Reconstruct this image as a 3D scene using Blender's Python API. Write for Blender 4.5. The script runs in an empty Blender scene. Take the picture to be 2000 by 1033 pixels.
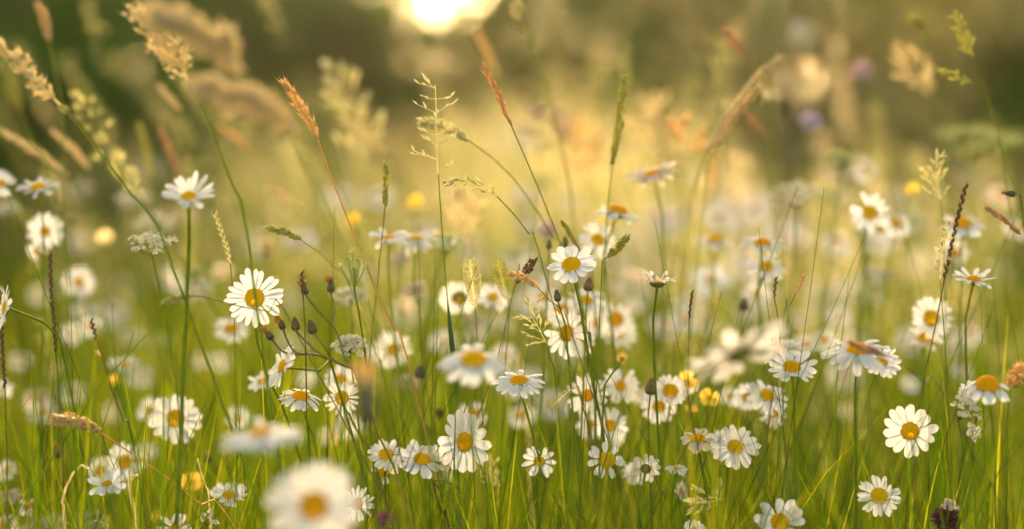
import bpy, math, random
import numpy as np

R_ = math.radians
scene = bpy.context.scene
random.seed(7)
rng = np.random.default_rng(7)

# ------------------------------------------------------------------ camera
FOC = 4722.0                      # focal length in pixels of a 2000 px wide picture
PITCH = math.atan(166.0 / FOC)
CAM = np.array((0.0, 0.0, 0.80))
FOCUS = 1.94
cam_data = bpy.data.cameras.new("camera")
cam_data.sensor_width = 36.0
cam_data.lens = FOC / 2000.0 * 36.0
cam_data.clip_start = 0.05
cam_data.clip_end = 2000.0
cam_data.dof.use_dof = True
cam_data.dof.focus_distance = FOCUS
cam_data.dof.aperture_fstop = 2.1
cam = bpy.data.objects.new("camera", cam_data)
cam.location = CAM
cam.rotation_euler = (math.pi / 2 - PITCH, 0, 0)
scene.collection.objects.link(cam)
scene.camera = cam

# ------------------------------------------------------------------ sky, sun, exposure
SUN_EL, SUN_AZ = R_(16.0), R_(-2.0)      # sun ahead of the camera, a touch to the left
world = bpy.data.worlds.new("World")
scene.world = world
world.use_nodes = True
wn = world.node_tree
wn.nodes.clear()
sky = wn.nodes.new("ShaderNodeTexSky")
sky.sky_type = 'NISHITA'
sky.sun_disc = False
sky.sun_elevation = SUN_EL
sky.sun_rotation = SUN_AZ
sky.air_density = 0.45
sky.dust_density = 2.6
sky.ozone_density = 0.3
bg = wn.nodes.new("ShaderNodeBackground")
bg.inputs[1].default_value = 0.15
wo = wn.nodes.new("ShaderNodeOutputWorld")
warm = wn.nodes.new("ShaderNodeMix")          # evening white balance
warm.data_type = 'RGBA'
warm.blend_type = 'MULTIPLY'
warm.inputs[0].default_value = 1.0
warm.inputs[7].default_value = (1.0, 0.812, 0.52, 1)
wn.links.new(sky.outputs[0], warm.inputs[6])
wn.links.new(warm.outputs[2], bg.inputs[0])
wn.links.new(bg.outputs[0], wo.inputs[0])

sun_data = bpy.data.lights.new("sun_lamp", 'SUN')
sun_data.energy = 2.0
sun_data.angle = R_(0.5)
sun_data.color = (1.0, 0.80, 0.52)
sun = bpy.data.objects.new("sun_lamp", sun_data)
sun.rotation_euler = (math.pi / 2 - SUN_EL, 0, math.pi - SUN_AZ * 1.0)
sun.location = (0, 0, 30)
scene.collection.objects.link(sun)

vs = scene.view_settings
vs.view_transform = 'Standard'
vs.look = 'None'
vs.gamma = 1.0
vs.exposure = 2.53
cy = scene.cycles
cy.max_bounces = 7
cy.diffuse_bounces = 3
cy.glossy_bounces = 2
cy.transmission_bounces = 5
cy.transparent_max_bounces = 6
cy.volume_bounces = 0
cy.sample_clamp_indirect = 4.0
cy.use_denoising = True
cy.caustics_reflective = False
cy.caustics_refractive = False

# ------------------------------------------------------------------ materials
def new_mat(name):
    m = bpy.data.materials.new(name)
    m.use_nodes = True
    m.node_tree.nodes.clear()
    return m, m.node_tree.nodes, m.node_tree.links


def leafy(name, c1, c2, transl=0.35, tcol=None, rough=0.5, gloss=0.03, scale=60.0, attr=None, bump=0.0, objrand=0.0):
    """thin plant tissue: diffuse + translucent + a little gloss, mottled between c1 and c2"""
    m, N, L = new_mat(name)
    out = N.new("ShaderNodeOutputMaterial")
    geo = N.new("ShaderNodeTexCoord")
    noise = N.new("ShaderNodeTexNoise")
    noise.inputs["Scale"].default_value = scale
    noise.inputs["Detail"].default_value = 3.0
    L.new(geo.outputs["Object"], noise.inputs["Vector"])
    ramp = N.new("ShaderNodeValToRGB")
    ramp.color_ramp.elements[0].color = (*c1, 1)
    ramp.color_ramp.elements[1].color = (*c2, 1)
    ramp.color_ramp.elements[0].position = 0.3
    ramp.color_ramp.elements[1].position = 0.7
    if attr:
        at = N.new("ShaderNodeAttribute")
        at.attribute_name = attr
        ma = N.new("ShaderNodeMath"); ma.operation = 'MULTIPLY_ADD'
        ma.inputs[1].default_value = 0.35
        L.new(noise.outputs["Fac"], ma.inputs[0])
        mb = N.new("ShaderNodeMath"); mb.operation = 'SUBTRACT'
        L.new(at.outputs["Fac"], mb.inputs[0]); mb.inputs[1].default_value = 0.17
        L.new(mb.outputs[0], ma.inputs[2])
        fac = ma.outputs[0]
    elif objrand:
        oi = N.new("ShaderNodeObjectInfo")
        ma = N.new("ShaderNodeMath"); ma.operation = 'MULTIPLY_ADD'
        ma.inputs[1].default_value = objrand
        L.new(oi.outputs["Random"], ma.inputs[0])
        mb = N.new("ShaderNodeMath"); mb.operation = 'SUBTRACT'
        L.new(noise.outputs["Fac"], mb.inputs[0]); mb.inputs[1].default_value = objrand * .5
        L.new(mb.outputs[0], ma.inputs[2])
        fac = ma.outputs[0]
    else:
        fac = noise.outputs["Fac"]
    L.new(fac, ramp.inputs[0])
    dif = N.new("ShaderNodeBsdfDiffuse")
    L.new(ramp.outputs[0], dif.inputs[0])
    tr = N.new("ShaderNodeBsdfTranslucent")
    if tcol:
        mx = N.new("ShaderNodeMix"); mx.data_type = 'RGBA'; mx.blend_type = 'MULTIPLY'
        mx.inputs[0].default_value = 1.0
        L.new(ramp.outputs[0], mx.inputs[6]); mx.inputs[7].default_value = (*tcol, 1)
        L.new(mx.outputs[2], tr.inputs[0])
    else:
        L.new(ramp.outputs[0], tr.inputs[0])
    mix = N.new("ShaderNodeMixShader"); mix.inputs[0].default_value = transl
    L.new(dif.outputs[0], mix.inputs[1]); L.new(tr.outputs[0], mix.inputs[2])
    gl = N.new("ShaderNodeBsdfGlossy"); gl.inputs["Roughness"].default_value = rough
    gl.inputs[0].default_value = (1, 1, 1, 1)
    mg = N.new("ShaderNodeMixShader"); mg.inputs[0].default_value = gloss
    L.new(mix.outputs[0], mg.inputs[1]); L.new(gl.outputs[0], mg.inputs[2])
    if bump:
        bp = N.new("ShaderNodeBump"); bp.inputs["Strength"].default_value = bump
        bp.inputs["Distance"].default_value = 0.001
        vo = N.new("ShaderNodeTexVoronoi"); vo.inputs["Scale"].default_value = 900.0
        L.new(geo.outputs["Object"], vo.inputs["Vector"])
        L.new(vo.outputs["Distance"], bp.inputs["Height"])
        for s in (dif, tr):
            L.new(bp.outputs[0], s.inputs["Normal"])
    L.new(mg.outputs[0], out.inputs[0])
    return m


M = {
    'petal': leafy('petal_white', (.75, .70, .62), (.81, .78, .72), .22, None, .5, .02, 90, objrand=.6),
    'petal_old': leafy('petal_faded', (.66, .50, .36), (.80, .70, .58), .40, None, .5, .02, 120),
    'disc': leafy('disc_yellow', (.95, .40, .001), (.98, .53, .002), .26, None, .5, .006, 500, bump=.45, objrand=.5),
    'yellow': leafy('petal_yellow', (.85, .50, .01), (.90, .62, .02), .35, None, .3, .08, 100),
    'orange': leafy('withered_orange', (.58, .30, .05), (.78, .46, .12), .4, None, .5, .02, 200),
    'stem': leafy('stem_green', (.18, .24, .010), (.27, .32, .02), .42, (1.1, 1.1, .4), .5, .015, 80, objrand=.5),
    'calyx': leafy('calyx_green', (.11, .16, .025), (.22, .27, .06), .30, None, .5, .03, 400),
    'bud': leafy('bud_brown', (.06, .05, .03), (.15, .12, .06), .10, None, .5, .03, 300),
    'brownstem': leafy('stem_brown', (.16, .11, .035), (.26, .18, .06), .25, None, .5, .04, 120),
    'gold': leafy('seed_gold', (.88, .60, .24), (.96, .78, .42), .5, None, .45, .05, 300),
    'goldstem': leafy('stem_gold', (.62, .30, .06), (.74, .42, .10), .40, None, .4, .05, 60),
    'tan': leafy('seed_tan', (.80, .67, .38), (.92, .82, .54), .55, None, .5, .03, 200),
    'pale': leafy('seed_pale', (.70, .66, .30), (.90, .84, .54), .55, None, .5, .04, 300),
    'red': leafy('seed_red', (.62, .36, .18), (.82, .60, .34), .5, None, .5, .03, 300),
    'green': leafy('seed_green', (.52, .52, .10), (.74, .68, .24), .5, (1, 1, .6), .5, .03, 200),
    'brown': leafy('seed_brown', (.15, .09, .04), (.32, .20, .08), .30, None, .5, .03, 300),
    'cream': leafy('umbel_cream', (.66, .60, .42), (.80, .76, .62), .35, None, .5, .02, 300),
    'creampink': leafy('umbel_pinkish', (.62, .46, .34), (.76, .64, .50), .35, None, .5, .02, 300),
    'creamgreen': leafy('umbel_greenish', (.42, .46, .12), (.58, .58, .24), .40, None, .5, .02, 300),
    'pink': leafy('floret_pink', (.88, .60, .64), (.92, .74, .76), .40, None, .5, .02, 300),
    'lilac': leafy('floret_lilac', (.80, .62, .80), (.86, .74, .86), .40, None, .5, .02, 300),
    'magenta': leafy('floret_magenta', (.46, .06, .22), (.62, .15, .34), .35, None, .5, .02, 300),
    'plum': leafy('floret_plum', (.14, .04, .05), (.26, .09, .09), .20, None, .5, .02, 300),
    'leaf': leafy('leaf_green', (.06, .11, .015), (.12, .19, .025), .40, (1.1, 1.1, .6), .4, .05, 60),
    'grass': leafy('grass_blades', (.068, .122, .002), (.36, .33, .025), .48, (1.1, 1.1, .2), .5, .008, 5, attr='tint'),
    'hay': leafy('grass_heads', (.50, .47, .17), (.92, .74, .46), .55, None, .5, .03, 5, attr='tint'),
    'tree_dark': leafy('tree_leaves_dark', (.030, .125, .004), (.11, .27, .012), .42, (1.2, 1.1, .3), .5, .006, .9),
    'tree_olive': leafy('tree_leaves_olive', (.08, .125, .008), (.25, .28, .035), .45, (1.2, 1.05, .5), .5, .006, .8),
    'tree_pale': leafy('tree_leaves_pale', (.42, .36, .12), (.66, .56, .24), .6, (1.0, 1.0, .8), .45, .03, .8),  # leaf colour raised to stand in for sunlit haze
    'bark': leafy('bark', (.05, .04, .025), (.12, .10, .06), 0.0, None, .8, .02, 8),
    'soil': leafy('meadow_floor', (.05, .065, .012), (.16, .15, .04), 0.0, None, .9, .0, 1.2),
}

# ------------------------------------------------------------------ mesh building
FWD = np.array((0, math.cos(PITCH), -math.sin(PITCH)))
UPV = np.array((0, math.sin(PITCH), math.cos(PITCH)))
RGT = np.array((1.0, 0, 0))


def P(px, py, d):
    """the point d metres out along the view axis that the photograph shows at (px, py)"""
    return CAM + d * (FWD + (px - 1000.0) / FOC * RGT + (516.5 - py) / FOC * UPV)


def unit(v):
    v = np.asarray(v, float)
    return v / (np.linalg.norm(v) + 1e-12)


class MB:
    def __init__(s):
        s.V, s.Q, s.n, s.T = [], [], 0, []

    def add(s, v, q, tint=None):
        v = np.asarray(v, float).reshape(-1, 3)
        s.V.append(v); s.Q.append(np.asarray(q, int).reshape(-1, 4) + s.n); s.n += len(v)
        if tint is not None:
            s.T.append(np.broadcast_to(np.asarray(tint, float), (len(v),)))
        return s

    def tube(s, path, rad, sides=6):
        path = np.asarray(path, float)
        n = len(path)
        rad = np.broadcast_to(np.asarray(rad, float), (n,))
        T = np.gradient(path, axis=0)
        T /= np.linalg.norm(T, axis=1)[:, None] + 1e-12
        a = np.cross(T[0], (0.3, 0.9, 0.2)); a = unit(a)
        ang = np.arange(sides) * 2 * np.pi / sides
        vs_ = []
        for i in range(n):
            a = unit(a - T[i] * a.dot(T[i]))
            b = np.cross(T[i], a)
            vs_.append(path[i] + rad[i] * (np.cos(ang)[:, None] * a + np.sin(ang)[:, None] * b))
        i, j = np.meshgrid(np.arange(n - 1), np.arange(sides), indexing='ij')
        q = np.stack((i * sides + j, i * sides + (j + 1) % sides, (i + 1) * sides + (j + 1) % sides, (i + 1) * sides + j), -1)
        return s.add(np.concatenate(vs_), q)

    def grid(s, G, closed=False):
        """G: rows x cols x 3"""
        r, c = G.shape[:2]
        i, j = np.meshgrid(np.arange(r - 1), np.arange(c if closed else c - 1), indexing='ij')
        q = np.stack((i * c + j, i * c + (j + 1) % c, (i + 1) * c + (j + 1) % c, (i + 1) * c + j), -1)
        return s.add(G.reshape(-1, 3), q)

    def stamp(s, tv, tq, pos, direc, length, width, tint=None):
        """copies of a template that runs along +z, in one go"""
        pos = np.asarray(pos, float); k = len(pos)
        if k == 0:
            return s
        z = np.asarray(direc, float); z = z / (np.linalg.norm(z, axis=1)[:, None] + 1e-12)
        ref = rng.normal(size=(k, 3))
        x = np.cross(z, ref); x /= np.linalg.norm(x, axis=1)[:, None] + 1e-12
        y = np.cross(z, x)
        length = np.broadcast_to(np.asarray(length, float), (k,)); width = np.broadcast_to(np.asarray(width, float), (k,))
        v = (pos[:, None, :] + tv[None, :, 0:1] * (x * width[:, None])[:, None, :]
             + tv[None, :, 1:2] * (y * width[:, None])[:, None, :] + tv[None, :, 2:3] * (z * length[:, None])[:, None, :])
        q = tq[None] + (np.arange(k) * len(tv))[:, None, None]
        t = None if tint is None else np.repeat(np.broadcast_to(tint, (k,)), len(tv))
        return s.add(v.reshape(-1, 3), q.reshape(-1, 4), t)

    def build(s, name, mat, parent=None, origin=(0, 0, 0)):
        me = bpy.data.meshes.new(name)
        V = np.concatenate(s.V) - np.asarray(origin)
        Q = np.concatenate(s.Q)
        me.vertices.add(len(V)); me.vertices.foreach_set("co", V.astype(np.float32).ravel())
        me.loops.add(Q.size); me.loops.foreach_set("vertex_index", Q.astype(np.int32).ravel())
        me.polygons.add(len(Q))
        me.polygons.foreach_set("loop_start", np.arange(0, Q.size, 4, dtype=np.int32))
        me.polygons.foreach_set("use_smooth", np.ones(len(Q), bool))
        if s.T:
            at = me.attributes.new("tint", 'FLOAT', 'POINT')
            at.data.foreach_set("value", np.concatenate(s.T).astype(np.float32))
        me.update(calc_edges=True)
        me.materials.append(M[mat])
        o = bpy.data.objects.new(name, me)
        scene.collection.objects.link(o)
        if parent is not None:
            o.parent = parent
        else:
            o.location = origin
        return o


def spindle(rings=((0, .12), (.25, .5), (.6, .42), (1, .03)), sides=5):
    v, q = [], []
    for z, r in rings:
        for k in range(sides):
            a = 2 * math.pi * k / sides
            v.append((r * math.cos(a), r * math.sin(a), z))
    for i in range(len(rings) - 1):
        for k in range(sides):
            q.append((i * sides + k, i * sides + (k + 1) % sides, (i + 1) * sides + (k + 1) % sides, (i + 1) * sides + k))
    return np.array(v), np.array(q)


SEED = spindle()
AWN = spindle(((0, .12), (.18, .5), (.42, .38), (.55, .06), (1, .02)), 4)
NUB = spindle(((0, .3), (.4, .55), (.8, .45), (1, .1)), 5)
DIAMOND = (np.array(((0, 0, 0), (.5, 0, .45), (0, 0, 1), (-.5, 0, .45), (0, .5, .45), (0, -.5, .45))), np.array(((0, 1, 2, 3), (0, 4, 2, 5))))


def floret_template():
    v, q = [], []
    for k in range(5):
        a = 2 * math.pi * k / 5
        c, s_ = math.cos(a), math.sin(a)
        for r, t, z in ((.08, -.06, 0), (.36, -.26, .12), (.62, 0, .10), (.36, .26, .12)):
            v.append((r * c - t * s_, r * s_ + t * c, z))
        q.append((4 * k, 4 * k + 1, 4 * k + 2, 4 * k + 3))
    return np.array(v), np.array(q)


FLORET = floret_template()


def spline(pts, n):
    """Catmull-Rom through pts, n points spaced evenly along it"""
    pts = np.asarray(pts, float)
    if len(pts) == 2:
        return pts[0] + np.linspace(0, 1, n)[:, None] * (pts[1] - pts[0])
    e = np.concatenate(([2 * pts[0] - pts[1]], pts, [2 * pts[-1] - pts[-2]]))
    out = []
    for i in range(1, len(e) - 2):
        t = np.linspace(0, 1, 14, endpoint=False)[:, None]
        p0, p1, p2, p3 = e[i - 1], e[i], e[i + 1], e[i + 2]
        out.append(.5 * (2 * p1 + (p2 - p0) * t + (2 * p0 - 5 * p1 + 4 * p2 - p3) * t ** 2 + (3 * p1 - p0 - 3 * p2 + p3) * t ** 3))
    out = np.concatenate(out + [pts[-1:]])
    s = np.concatenate(([0], np.cumsum(np.linalg.norm(np.diff(out, axis=0), axis=1))))
    u = np.linspace(0, s[-1], n)
    return np.stack([np.interp(u, s, out[:, k]) for k in range(3)], -1)


def to_ground(pts, lean=None):
    """carry a stem on from its last point down to the ground"""
    q = pts[-1]; dr = unit(q - pts[-2]) if len(pts) > 1 else np.array((0, 0, -1.0))
    h = q[2]
    if lean is None:
        lean = max(-.8, min(.8, dr[0] / max(.25, -dr[2]))) * .55
    mid = q + np.array((lean * h * .55, .0, -h * .5))
    base = q + np.array((lean * h * .8, rng.normal() * .02, -h))
    return [*pts, mid, base]


THINGS = []          # every labelled thing, with its place in the photograph


def thing(name, base, cat, px, py, d, desc, label=None, short=None, group=None):
    o = bpy.data.objects.new(name, None)
    o.empty_display_size = .02
    o.location = base
    scene.collection.objects.link(o)
    o['category'] = cat
    if group:
        o['group'] = group
    THINGS.append(dict(o=o, px=px, py=py, d=d, desc=desc, label=label, short=short, cat=cat))
    return o


def struct(o, kind='structure', label=None):
    o['kind'] = kind
    if label:
        o['label'] = label
    return o
# ------------------------------------------------------------------ setting: ground, sky gap, trees
def ground():
    mb = MB()
    n = 60
    xs = np.concatenate((np.linspace(-1500, -30, 8), np.linspace(-28, 28, n), np.linspace(30, 1500, 8)))
    ys = np.concatenate((np.linspace(-300, -4, 6), np.linspace(-3, 60, n), np.linspace(70, 1900, 10)))
    X, Y = np.meshgrid(xs, ys)
    Z = .012 * np.sin(X * 1.7 + Y) + .012 * np.cos(Y * 2.1 - X * .6) - .012
    mb.grid(np.stack((X, Y, Z), -1))
    struct(mb.build('ground', 'soil'), label='rough meadow ground under the grass')


ground()


def tree(name, px, d, height, width, mat, label, short, leaves=3500, leaf=.075, depth=None, low=.12, seed=0, cat='tree', group='trees and bushes behind the meadow'):
    """trunk, forking limbs and a crown of leaf clumps"""
    r = np.random.default_rng(seed)
    d, height, width, leaf = d * .62, height * .66, width * .66, leaf * .62
    x = (px - 1000) / FOC * d
    base = np.array((x, d, 0.0))
    root = thing(name, base, cat, px, 200, d, label, label, short, group)
    depth = depth or width
    tk = MB()
    top = base + np.array((r.normal() * .15, r.normal() * .15, height * .8))
    trunk_path = spline([base, base + (top - base) * .5 + r.normal(size=3) * .08, top], 12)
    tk.tube(trunk_path, np.linspace(height * .028, height * .006, 12), 8)
    centres = []
    nl = 16
    for k in range(nl):
        t = .18 + .75 * (k + r.random()) / nl
        a = k * 2.4 + r.random()
        p0 = base + (top - base) * t
        spread = math.sin(math.pi * min(1, .25 + .75 * t)) ** .6
        tip = p0 + np.array((math.cos(a) * width * .46 * spread, math.sin(a) * depth * .46 * spread, height * (.02 + .18 * r.random())))
        mid = (p0 + tip) / 2 + np.array((0, 0, -.03 * height))
        tk.tube(spline([p0, mid, tip], 7), np.linspace(height * .010, height * .002, 7), 5)
        for f in (1.0, .72, .45):
            centres.append(p0 + (tip - p0) * f + r.normal(size=3) * .12 * width)
    for _ in range(26):
        v = r.normal(size=3); v /= np.linalg.norm(v)
        v = v * (r.random() ** .4)
        c = base + np.array((v[0] * width * .48, v[1] * depth * .48, height * (low + (1 - low) * .5) + v[2] * height * (1 - low) * .5))
        centres.append(c)
    centres = np.array(centres)
    centres[:, 2] = np.clip(centres[:, 2], height * low, height)
    per = np.maximum(4, (r.random(len(centres)) ** 1.2 * 2 * leaves / len(centres))).astype(int)
    pos, siz = [], []
    for c, k in zip(centres, per):
        s = width * (.055 + .06 * r.random())
        pos.append(c + r.normal(size=(k, 3)) * s * np.array((1.1, 1.1, .8)))
    pos = np.concatenate(pos)
    pos[:, 2] = np.maximum(pos[:, 2], .08)
    cr = MB()
    tv = np.array(((0, 0, 0), (.42, .10, .40), (0, 0, 1), (-.42, .10, .40)), float)
    dirs = r.normal(size=(len(pos), 3)); dirs[:, 2] -= .4
    L_ = leaf * (.6 + .8 * r.random(len(pos)))
    cr.stamp(tv, np.array(((0, 1, 2, 3),)), pos, dirs, L_, L_ * .85)
    tk.build('trunk', 'bark', root, base)
    cr.build('crown', mat, root, base)
    return root


# the hedge line: px is where it stands across the photograph
H = 'hazel_tree'
tree(H, -420, 19, 4.9, 3.6, 'tree_dark', 'dark green tree beyond the frame edge, first of the hedge line', 'the first dark tree', 8000, .14, seed=1)
tree(H, 60, 17, 4.6, 3.0, 'tree_dark', 'dark green leafy tree in the upper left corner behind the arching grass', 'the corner tree', 9000, .13, seed=2)
tree(H, 400, 20, 4.7, 2.6, 'tree_dark', 'deep green tree behind the two tan grass plumes', 'the tree behind the plumes', 9000, .13, seed=3)
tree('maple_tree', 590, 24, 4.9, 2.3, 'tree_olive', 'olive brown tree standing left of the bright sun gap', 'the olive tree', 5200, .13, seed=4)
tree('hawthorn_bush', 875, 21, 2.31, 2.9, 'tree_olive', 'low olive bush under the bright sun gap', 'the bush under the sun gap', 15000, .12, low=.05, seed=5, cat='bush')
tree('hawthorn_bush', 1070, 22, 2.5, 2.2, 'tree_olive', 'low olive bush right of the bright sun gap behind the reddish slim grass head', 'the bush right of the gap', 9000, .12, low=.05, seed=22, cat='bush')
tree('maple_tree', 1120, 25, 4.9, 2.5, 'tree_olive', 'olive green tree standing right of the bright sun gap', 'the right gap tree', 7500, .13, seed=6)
tree(H, 1370, 20, 4.4, 2.2, 'tree_dark', 'mid green tree behind the small red grass tip', 'the mid green tree', 8000, .12, seed=7)
tree('willow_bush', 1650, 17, 4.2, 2.4, 'tree_pale', 'pale tan willow with sunlit glow in its leaf colour, behind the pink flower', 'the pale willow', 4200, .11, low=.2, seed=8, cat='bush')
tree('hawthorn_bush', 1560, 19, 1.9, 2.6, 'tree_dark', 'low dark bush at the foot of the pale willow', 'the bush at the willow foot', 6000, .10, low=.05, seed=9, cat='bush')
tree('hawthorn_bush', 330, 17, 1.7, 2.8, 'tree_dark', 'low dark bush at the foot of the left trees', 'the low left bush', 6000, .10, low=.05, seed=12, cat='bush')
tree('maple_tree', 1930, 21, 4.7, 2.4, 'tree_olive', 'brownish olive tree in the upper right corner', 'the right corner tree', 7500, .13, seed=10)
tree(H, 2450, 20, 4.8, 3.4, 'tree_dark', 'dark green tree past the right edge, last of the hedge line', 'the last dark tree', 8000, .14, seed=11)
for k, (px, w) in enumerate(((-700, 5.0), (-120, 4.6), (330, 4.4), (1260, 4.0), (2000, 4.2), (2300, 5.0))):
    tree('oak_tree', px, 32, 6.8, w * 1.15, 'tree_dark', f'dark oak behind the hedge line, {("first", "second", "third", "fourth", "fifth", "last")[k]} from the left', None, 11000, .20, seed=30 + k, low=.04)

# ------------------------------------------------------------------ stuff: grass nobody could count
def scatter(n, d0, d1, margin, power=1.0):
    d = d0 + (d1 - d0) * rng.random(n) ** power
    w = .2118 * d * 1.08 + margin
    x = (rng.random(n) * 2 - 1) * w
    return x, d


def blades(mb, x, y, h, wid, lean, tint):
    n = len(x)
    t = np.array((0, .35, .65, .87, 1.0))
    wf = np.array((.8, 1.0, .85, .5, .06))
    az = rng.random(n) * 2 * np.pi
    ln = lean * h
    face = rng.random(n) * 2 * np.pi
    dx, dy = np.cos(az) * ln, np.sin(az) * ln
    cx = x[:, None] + dx[:, None] * t ** 2.2
    cyy = y[:, None] + dy[:, None] * t ** 2.2
    cz = h[:, None] * (t - .18 * lean[:, None] * t ** 3)
    ox, oy = np.cos(face) * wid * .5, np.sin(face) * wid * .5
    v = np.empty((n, 5, 2, 3))
    for k, sg in enumerate((-1, 1)):
        v[:, :, k, 0] = cx + sg * ox[:, None] * wf
        v[:, :, k, 1] = cyy + sg * oy[:, None] * wf
        v[:, :, k, 2] = cz
    i = np.arange(4)
    q = np.stack((2 * i, 2 * i + 1, 2 * i + 3, 2 * i + 2), -1)
    q = q[None] + (np.arange(n) * 10)[:, None, None]
    mb.add(v.reshape(-1, 3), q, np.repeat(tint, 10))


gb = MB()
for n, d0, d1, mg, pw, hm, hs, w0 in ((14000, .9, 3.2, .55, .9, .50, .085, .0022), (13000, 3.2, 6.5, .8, .9, .52, .09, .0042), (9000, 6.5, 11.5, 1.2, .9, .50, .10, .007)):
    x, d = scatter(n, d0, d1, mg, pw)
    h = np.clip(rng.normal(hm, hs, n), .15, .80)
    cl = np.sin(x * 17 + 3 * np.sin(d * 4)) * np.sin(d * 7 + 2 * np.sin(x * 6)) + .6 * np.sin(x * 41 + d * 11)
    h = np.clip(h + .05 * cl, .15, .80)
    tint = np.clip(rng.beta(1.15, 2.7, n) + .13 * cl, 0, 1)
    blades(gb, x, d, h, w0 * (.6 + .8 * rng.random(n)), np.abs(rng.normal(0, .28, n)) + .05, tint)
o = gb.build('meadow_grass', 'grass')
struct(o, 'stuff', 'green and yellowing grass blades filling the meadow')
o['category'] = 'grass'


def hay(mb, sm, x, y, h, tint, spread, nseed, seedlen, curved=.22):
    """far flowering grasses: a thin ribbon stalk and a feathery head"""
    n = len(x)
    lean = np.abs(rng.normal(0, curved, n)) + .03
    az = np.where(rng.random(n) < .6, np.pi + rng.normal(0, .6, n), rng.random(n) * 2 * np.pi)
    t = np.array((0, .3, .55, .75, .88, 1.0))
    ln = lean * h
    C = np.empty((n, 6, 3))
    C[:, :, 0] = x[:, None] + (np.cos(az) * ln)[:, None] * t ** 2.5
    C[:, :, 1] = y[:, None] + (np.sin(az) * ln)[:, None] * t ** 2.5
    C[:, :, 2] = h[:, None] * (t - .25 * lean[:, None] * t ** 3)
    wd = .0011
    v = np.empty((n, 6, 2, 3))
    v[:, :, 0] = C; v[:, :, 1] = C
    v[:, :, 0, 0] -= wd; v[:, :, 1, 0] += wd
    i = np.arange(5)
    q = np.stack((2 * i, 2 * i + 1, 2 * i + 3, 2 * i + 2), -1)[None] + (np.arange(n) * 12)[:, None, None]
    sm.add(v.reshape(-1, 3), q, np.repeat(np.clip(tint * .6, 0, 1), 12))
    u = rng.random((n, nseed)) ** .9
    tt = .78 + .22 * u
    idx = np.clip(np.searchsorted(t, tt) - 1, 0, 4)
    f = (tt - t[idx]) / (t[idx + 1] - t[idx])
    rows = np.arange(n)[:, None]
    ax = C[rows, idx] * (1 - f[..., None]) + C[rows, idx + 1] * f[..., None]
    off = rng.normal(size=(n, nseed, 3))
    prof = np.sin(np.pi * (.12 + .84 * u))
    pos = ax + off * (spread[:, None] * prof)[..., None]
    dirs = (C[:, -1] - C[:, -3])[:, None, :] / h[:, None, None] * 4 + off * .55
    mb.stamp(*DIAMOND, pos.reshape(-1, 3), dirs.reshape(-1, 3), seedlen * (.7 + .6 * rng.random(n * nseed)), seedlen * .38, np.repeat(tint, nseed))


hh, hs_ = MB(), MB()
for n, d0, d1, mg, hm, hsd, sp, ns, sl in ((170, 2.5, 4.5, .5, .70, .09, .006, 34, .006), (380, 4.5, 8, .8, .76, .13, .008, 30, .009), (260, 8, 11.5, 1.0, .78, .14, .010, 26, .012)):
    x, d = scatter(n, d0, d1, mg)
    h = np.clip(rng.normal(hm, hsd, n), .4, 1.02)
    hay(hh, hs_, x, d, h, np.clip(rng.normal(.55, .25, n), 0, 1), sp * (.6 + .8 * rng.random(n)), ns, sl)
# a thicker stand of ripe grass tinted paler to give a backlit glow, right of the middle
n = 520
d = 4.0 + 5.0 * rng.random(n)
x = (rng.normal(1150, 150, n) - 1000) / FOC * d
hay(hh, hs_, x, d, np.clip(rng.normal(.92, .12, n), .6, 1.12), np.clip(rng.normal(.75, .2, n), 0, 1), .010 * (.6 + .8 * rng.random(n)), 34, .010)
n = 480
d = 2.9 + 5.5 * rng.random(n)
x = (rng.normal(1560, 290, n) - 1000) / FOC * d
hay(hh, hs_, x, d, np.clip(rng.normal(.74, .10, n), .5, .98), np.clip(rng.normal(.6, .25, n), 0, 1), .008 * (.6 + .8 * rng.random(n)), 32, .009)
n = 150
d = 4.0 + 4.5 * rng.random(n)
x = (rng.normal(640, 190, n) - 1000) / FOC * d
hay(hh, hs_, x, d, np.clip(rng.normal(.82, .10, n), .6, 1.05), np.clip(rng.normal(.6, .2, n), 0, 1), .009 * (.6 + .8 * rng.random(n)), 34, .009)
o = hh.build('flowering_grass', 'hay')
struct(o, 'stuff', 'feathery tan seed heads of the far flowering grasses')
o['category'] = 'grass'
q = hs_.build('stems', 'grass', o)
q['kind'] = 'stuff'

# tall stalks the wind has laid over to the left, out of focus between the daisies and the hedge
wb, wh = MB(), MB()
for k in range(76):
    left = k < 46
    d = random.uniform(2.3, 4.2) if left else random.uniform(2.9, 4.6)
    px = random.uniform(-250, 900) if left else random.uniform(900, 2250)
    x = (px - 1000) / FOC * d
    hgt = random.gauss(.93, .10) if left else random.gauss(.86, .09)
    ln = random.uniform(.18, .48) if left else random.uniform(-.06, .28)
    y2 = random.gauss(0, .08)
    tip = np.array((x - ln, d + y2, hgt)); mid = np.array((x - ln * .42, d + y2 * .4, hgt * .62)); foot = np.array((x, d, 0.0))
    pth = spline([tip, mid, foot], 16)
    wb.tube(pth, np.linspace(.0007, .0016, 16), 5)
    wb.T.append(np.full(16 * 5, random.uniform(.25, .75)))
    m = random.randint(30, 80); u = rng.random(m) * random.uniform(1.6, 2.6)
    i = u.astype(int); f = (u - i)[:, None]
    ax = pth[i] * (1 - f) + pth[i + 1] * f
    off = rng.normal(size=(m, 3)); w_ = random.uniform(.0025, .0065)
    wh.stamp(*DIAMOND, ax + off * w_, (tip - mid)[None] * 3 + off * .4, .010 * (.7 + .6 * rng.random(m)), .0034, np.full(m, random.uniform(0, .45) if left else random.uniform(.2, 1)))
o = wh.build('bent_grass', 'hay')
struct(o, 'stuff', 'seed heads of tall grasses blown over to one side')
o['category'] = 'grass'
q = wb.build('stems', 'grass', o)
q['kind'] = 'stuff'
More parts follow.
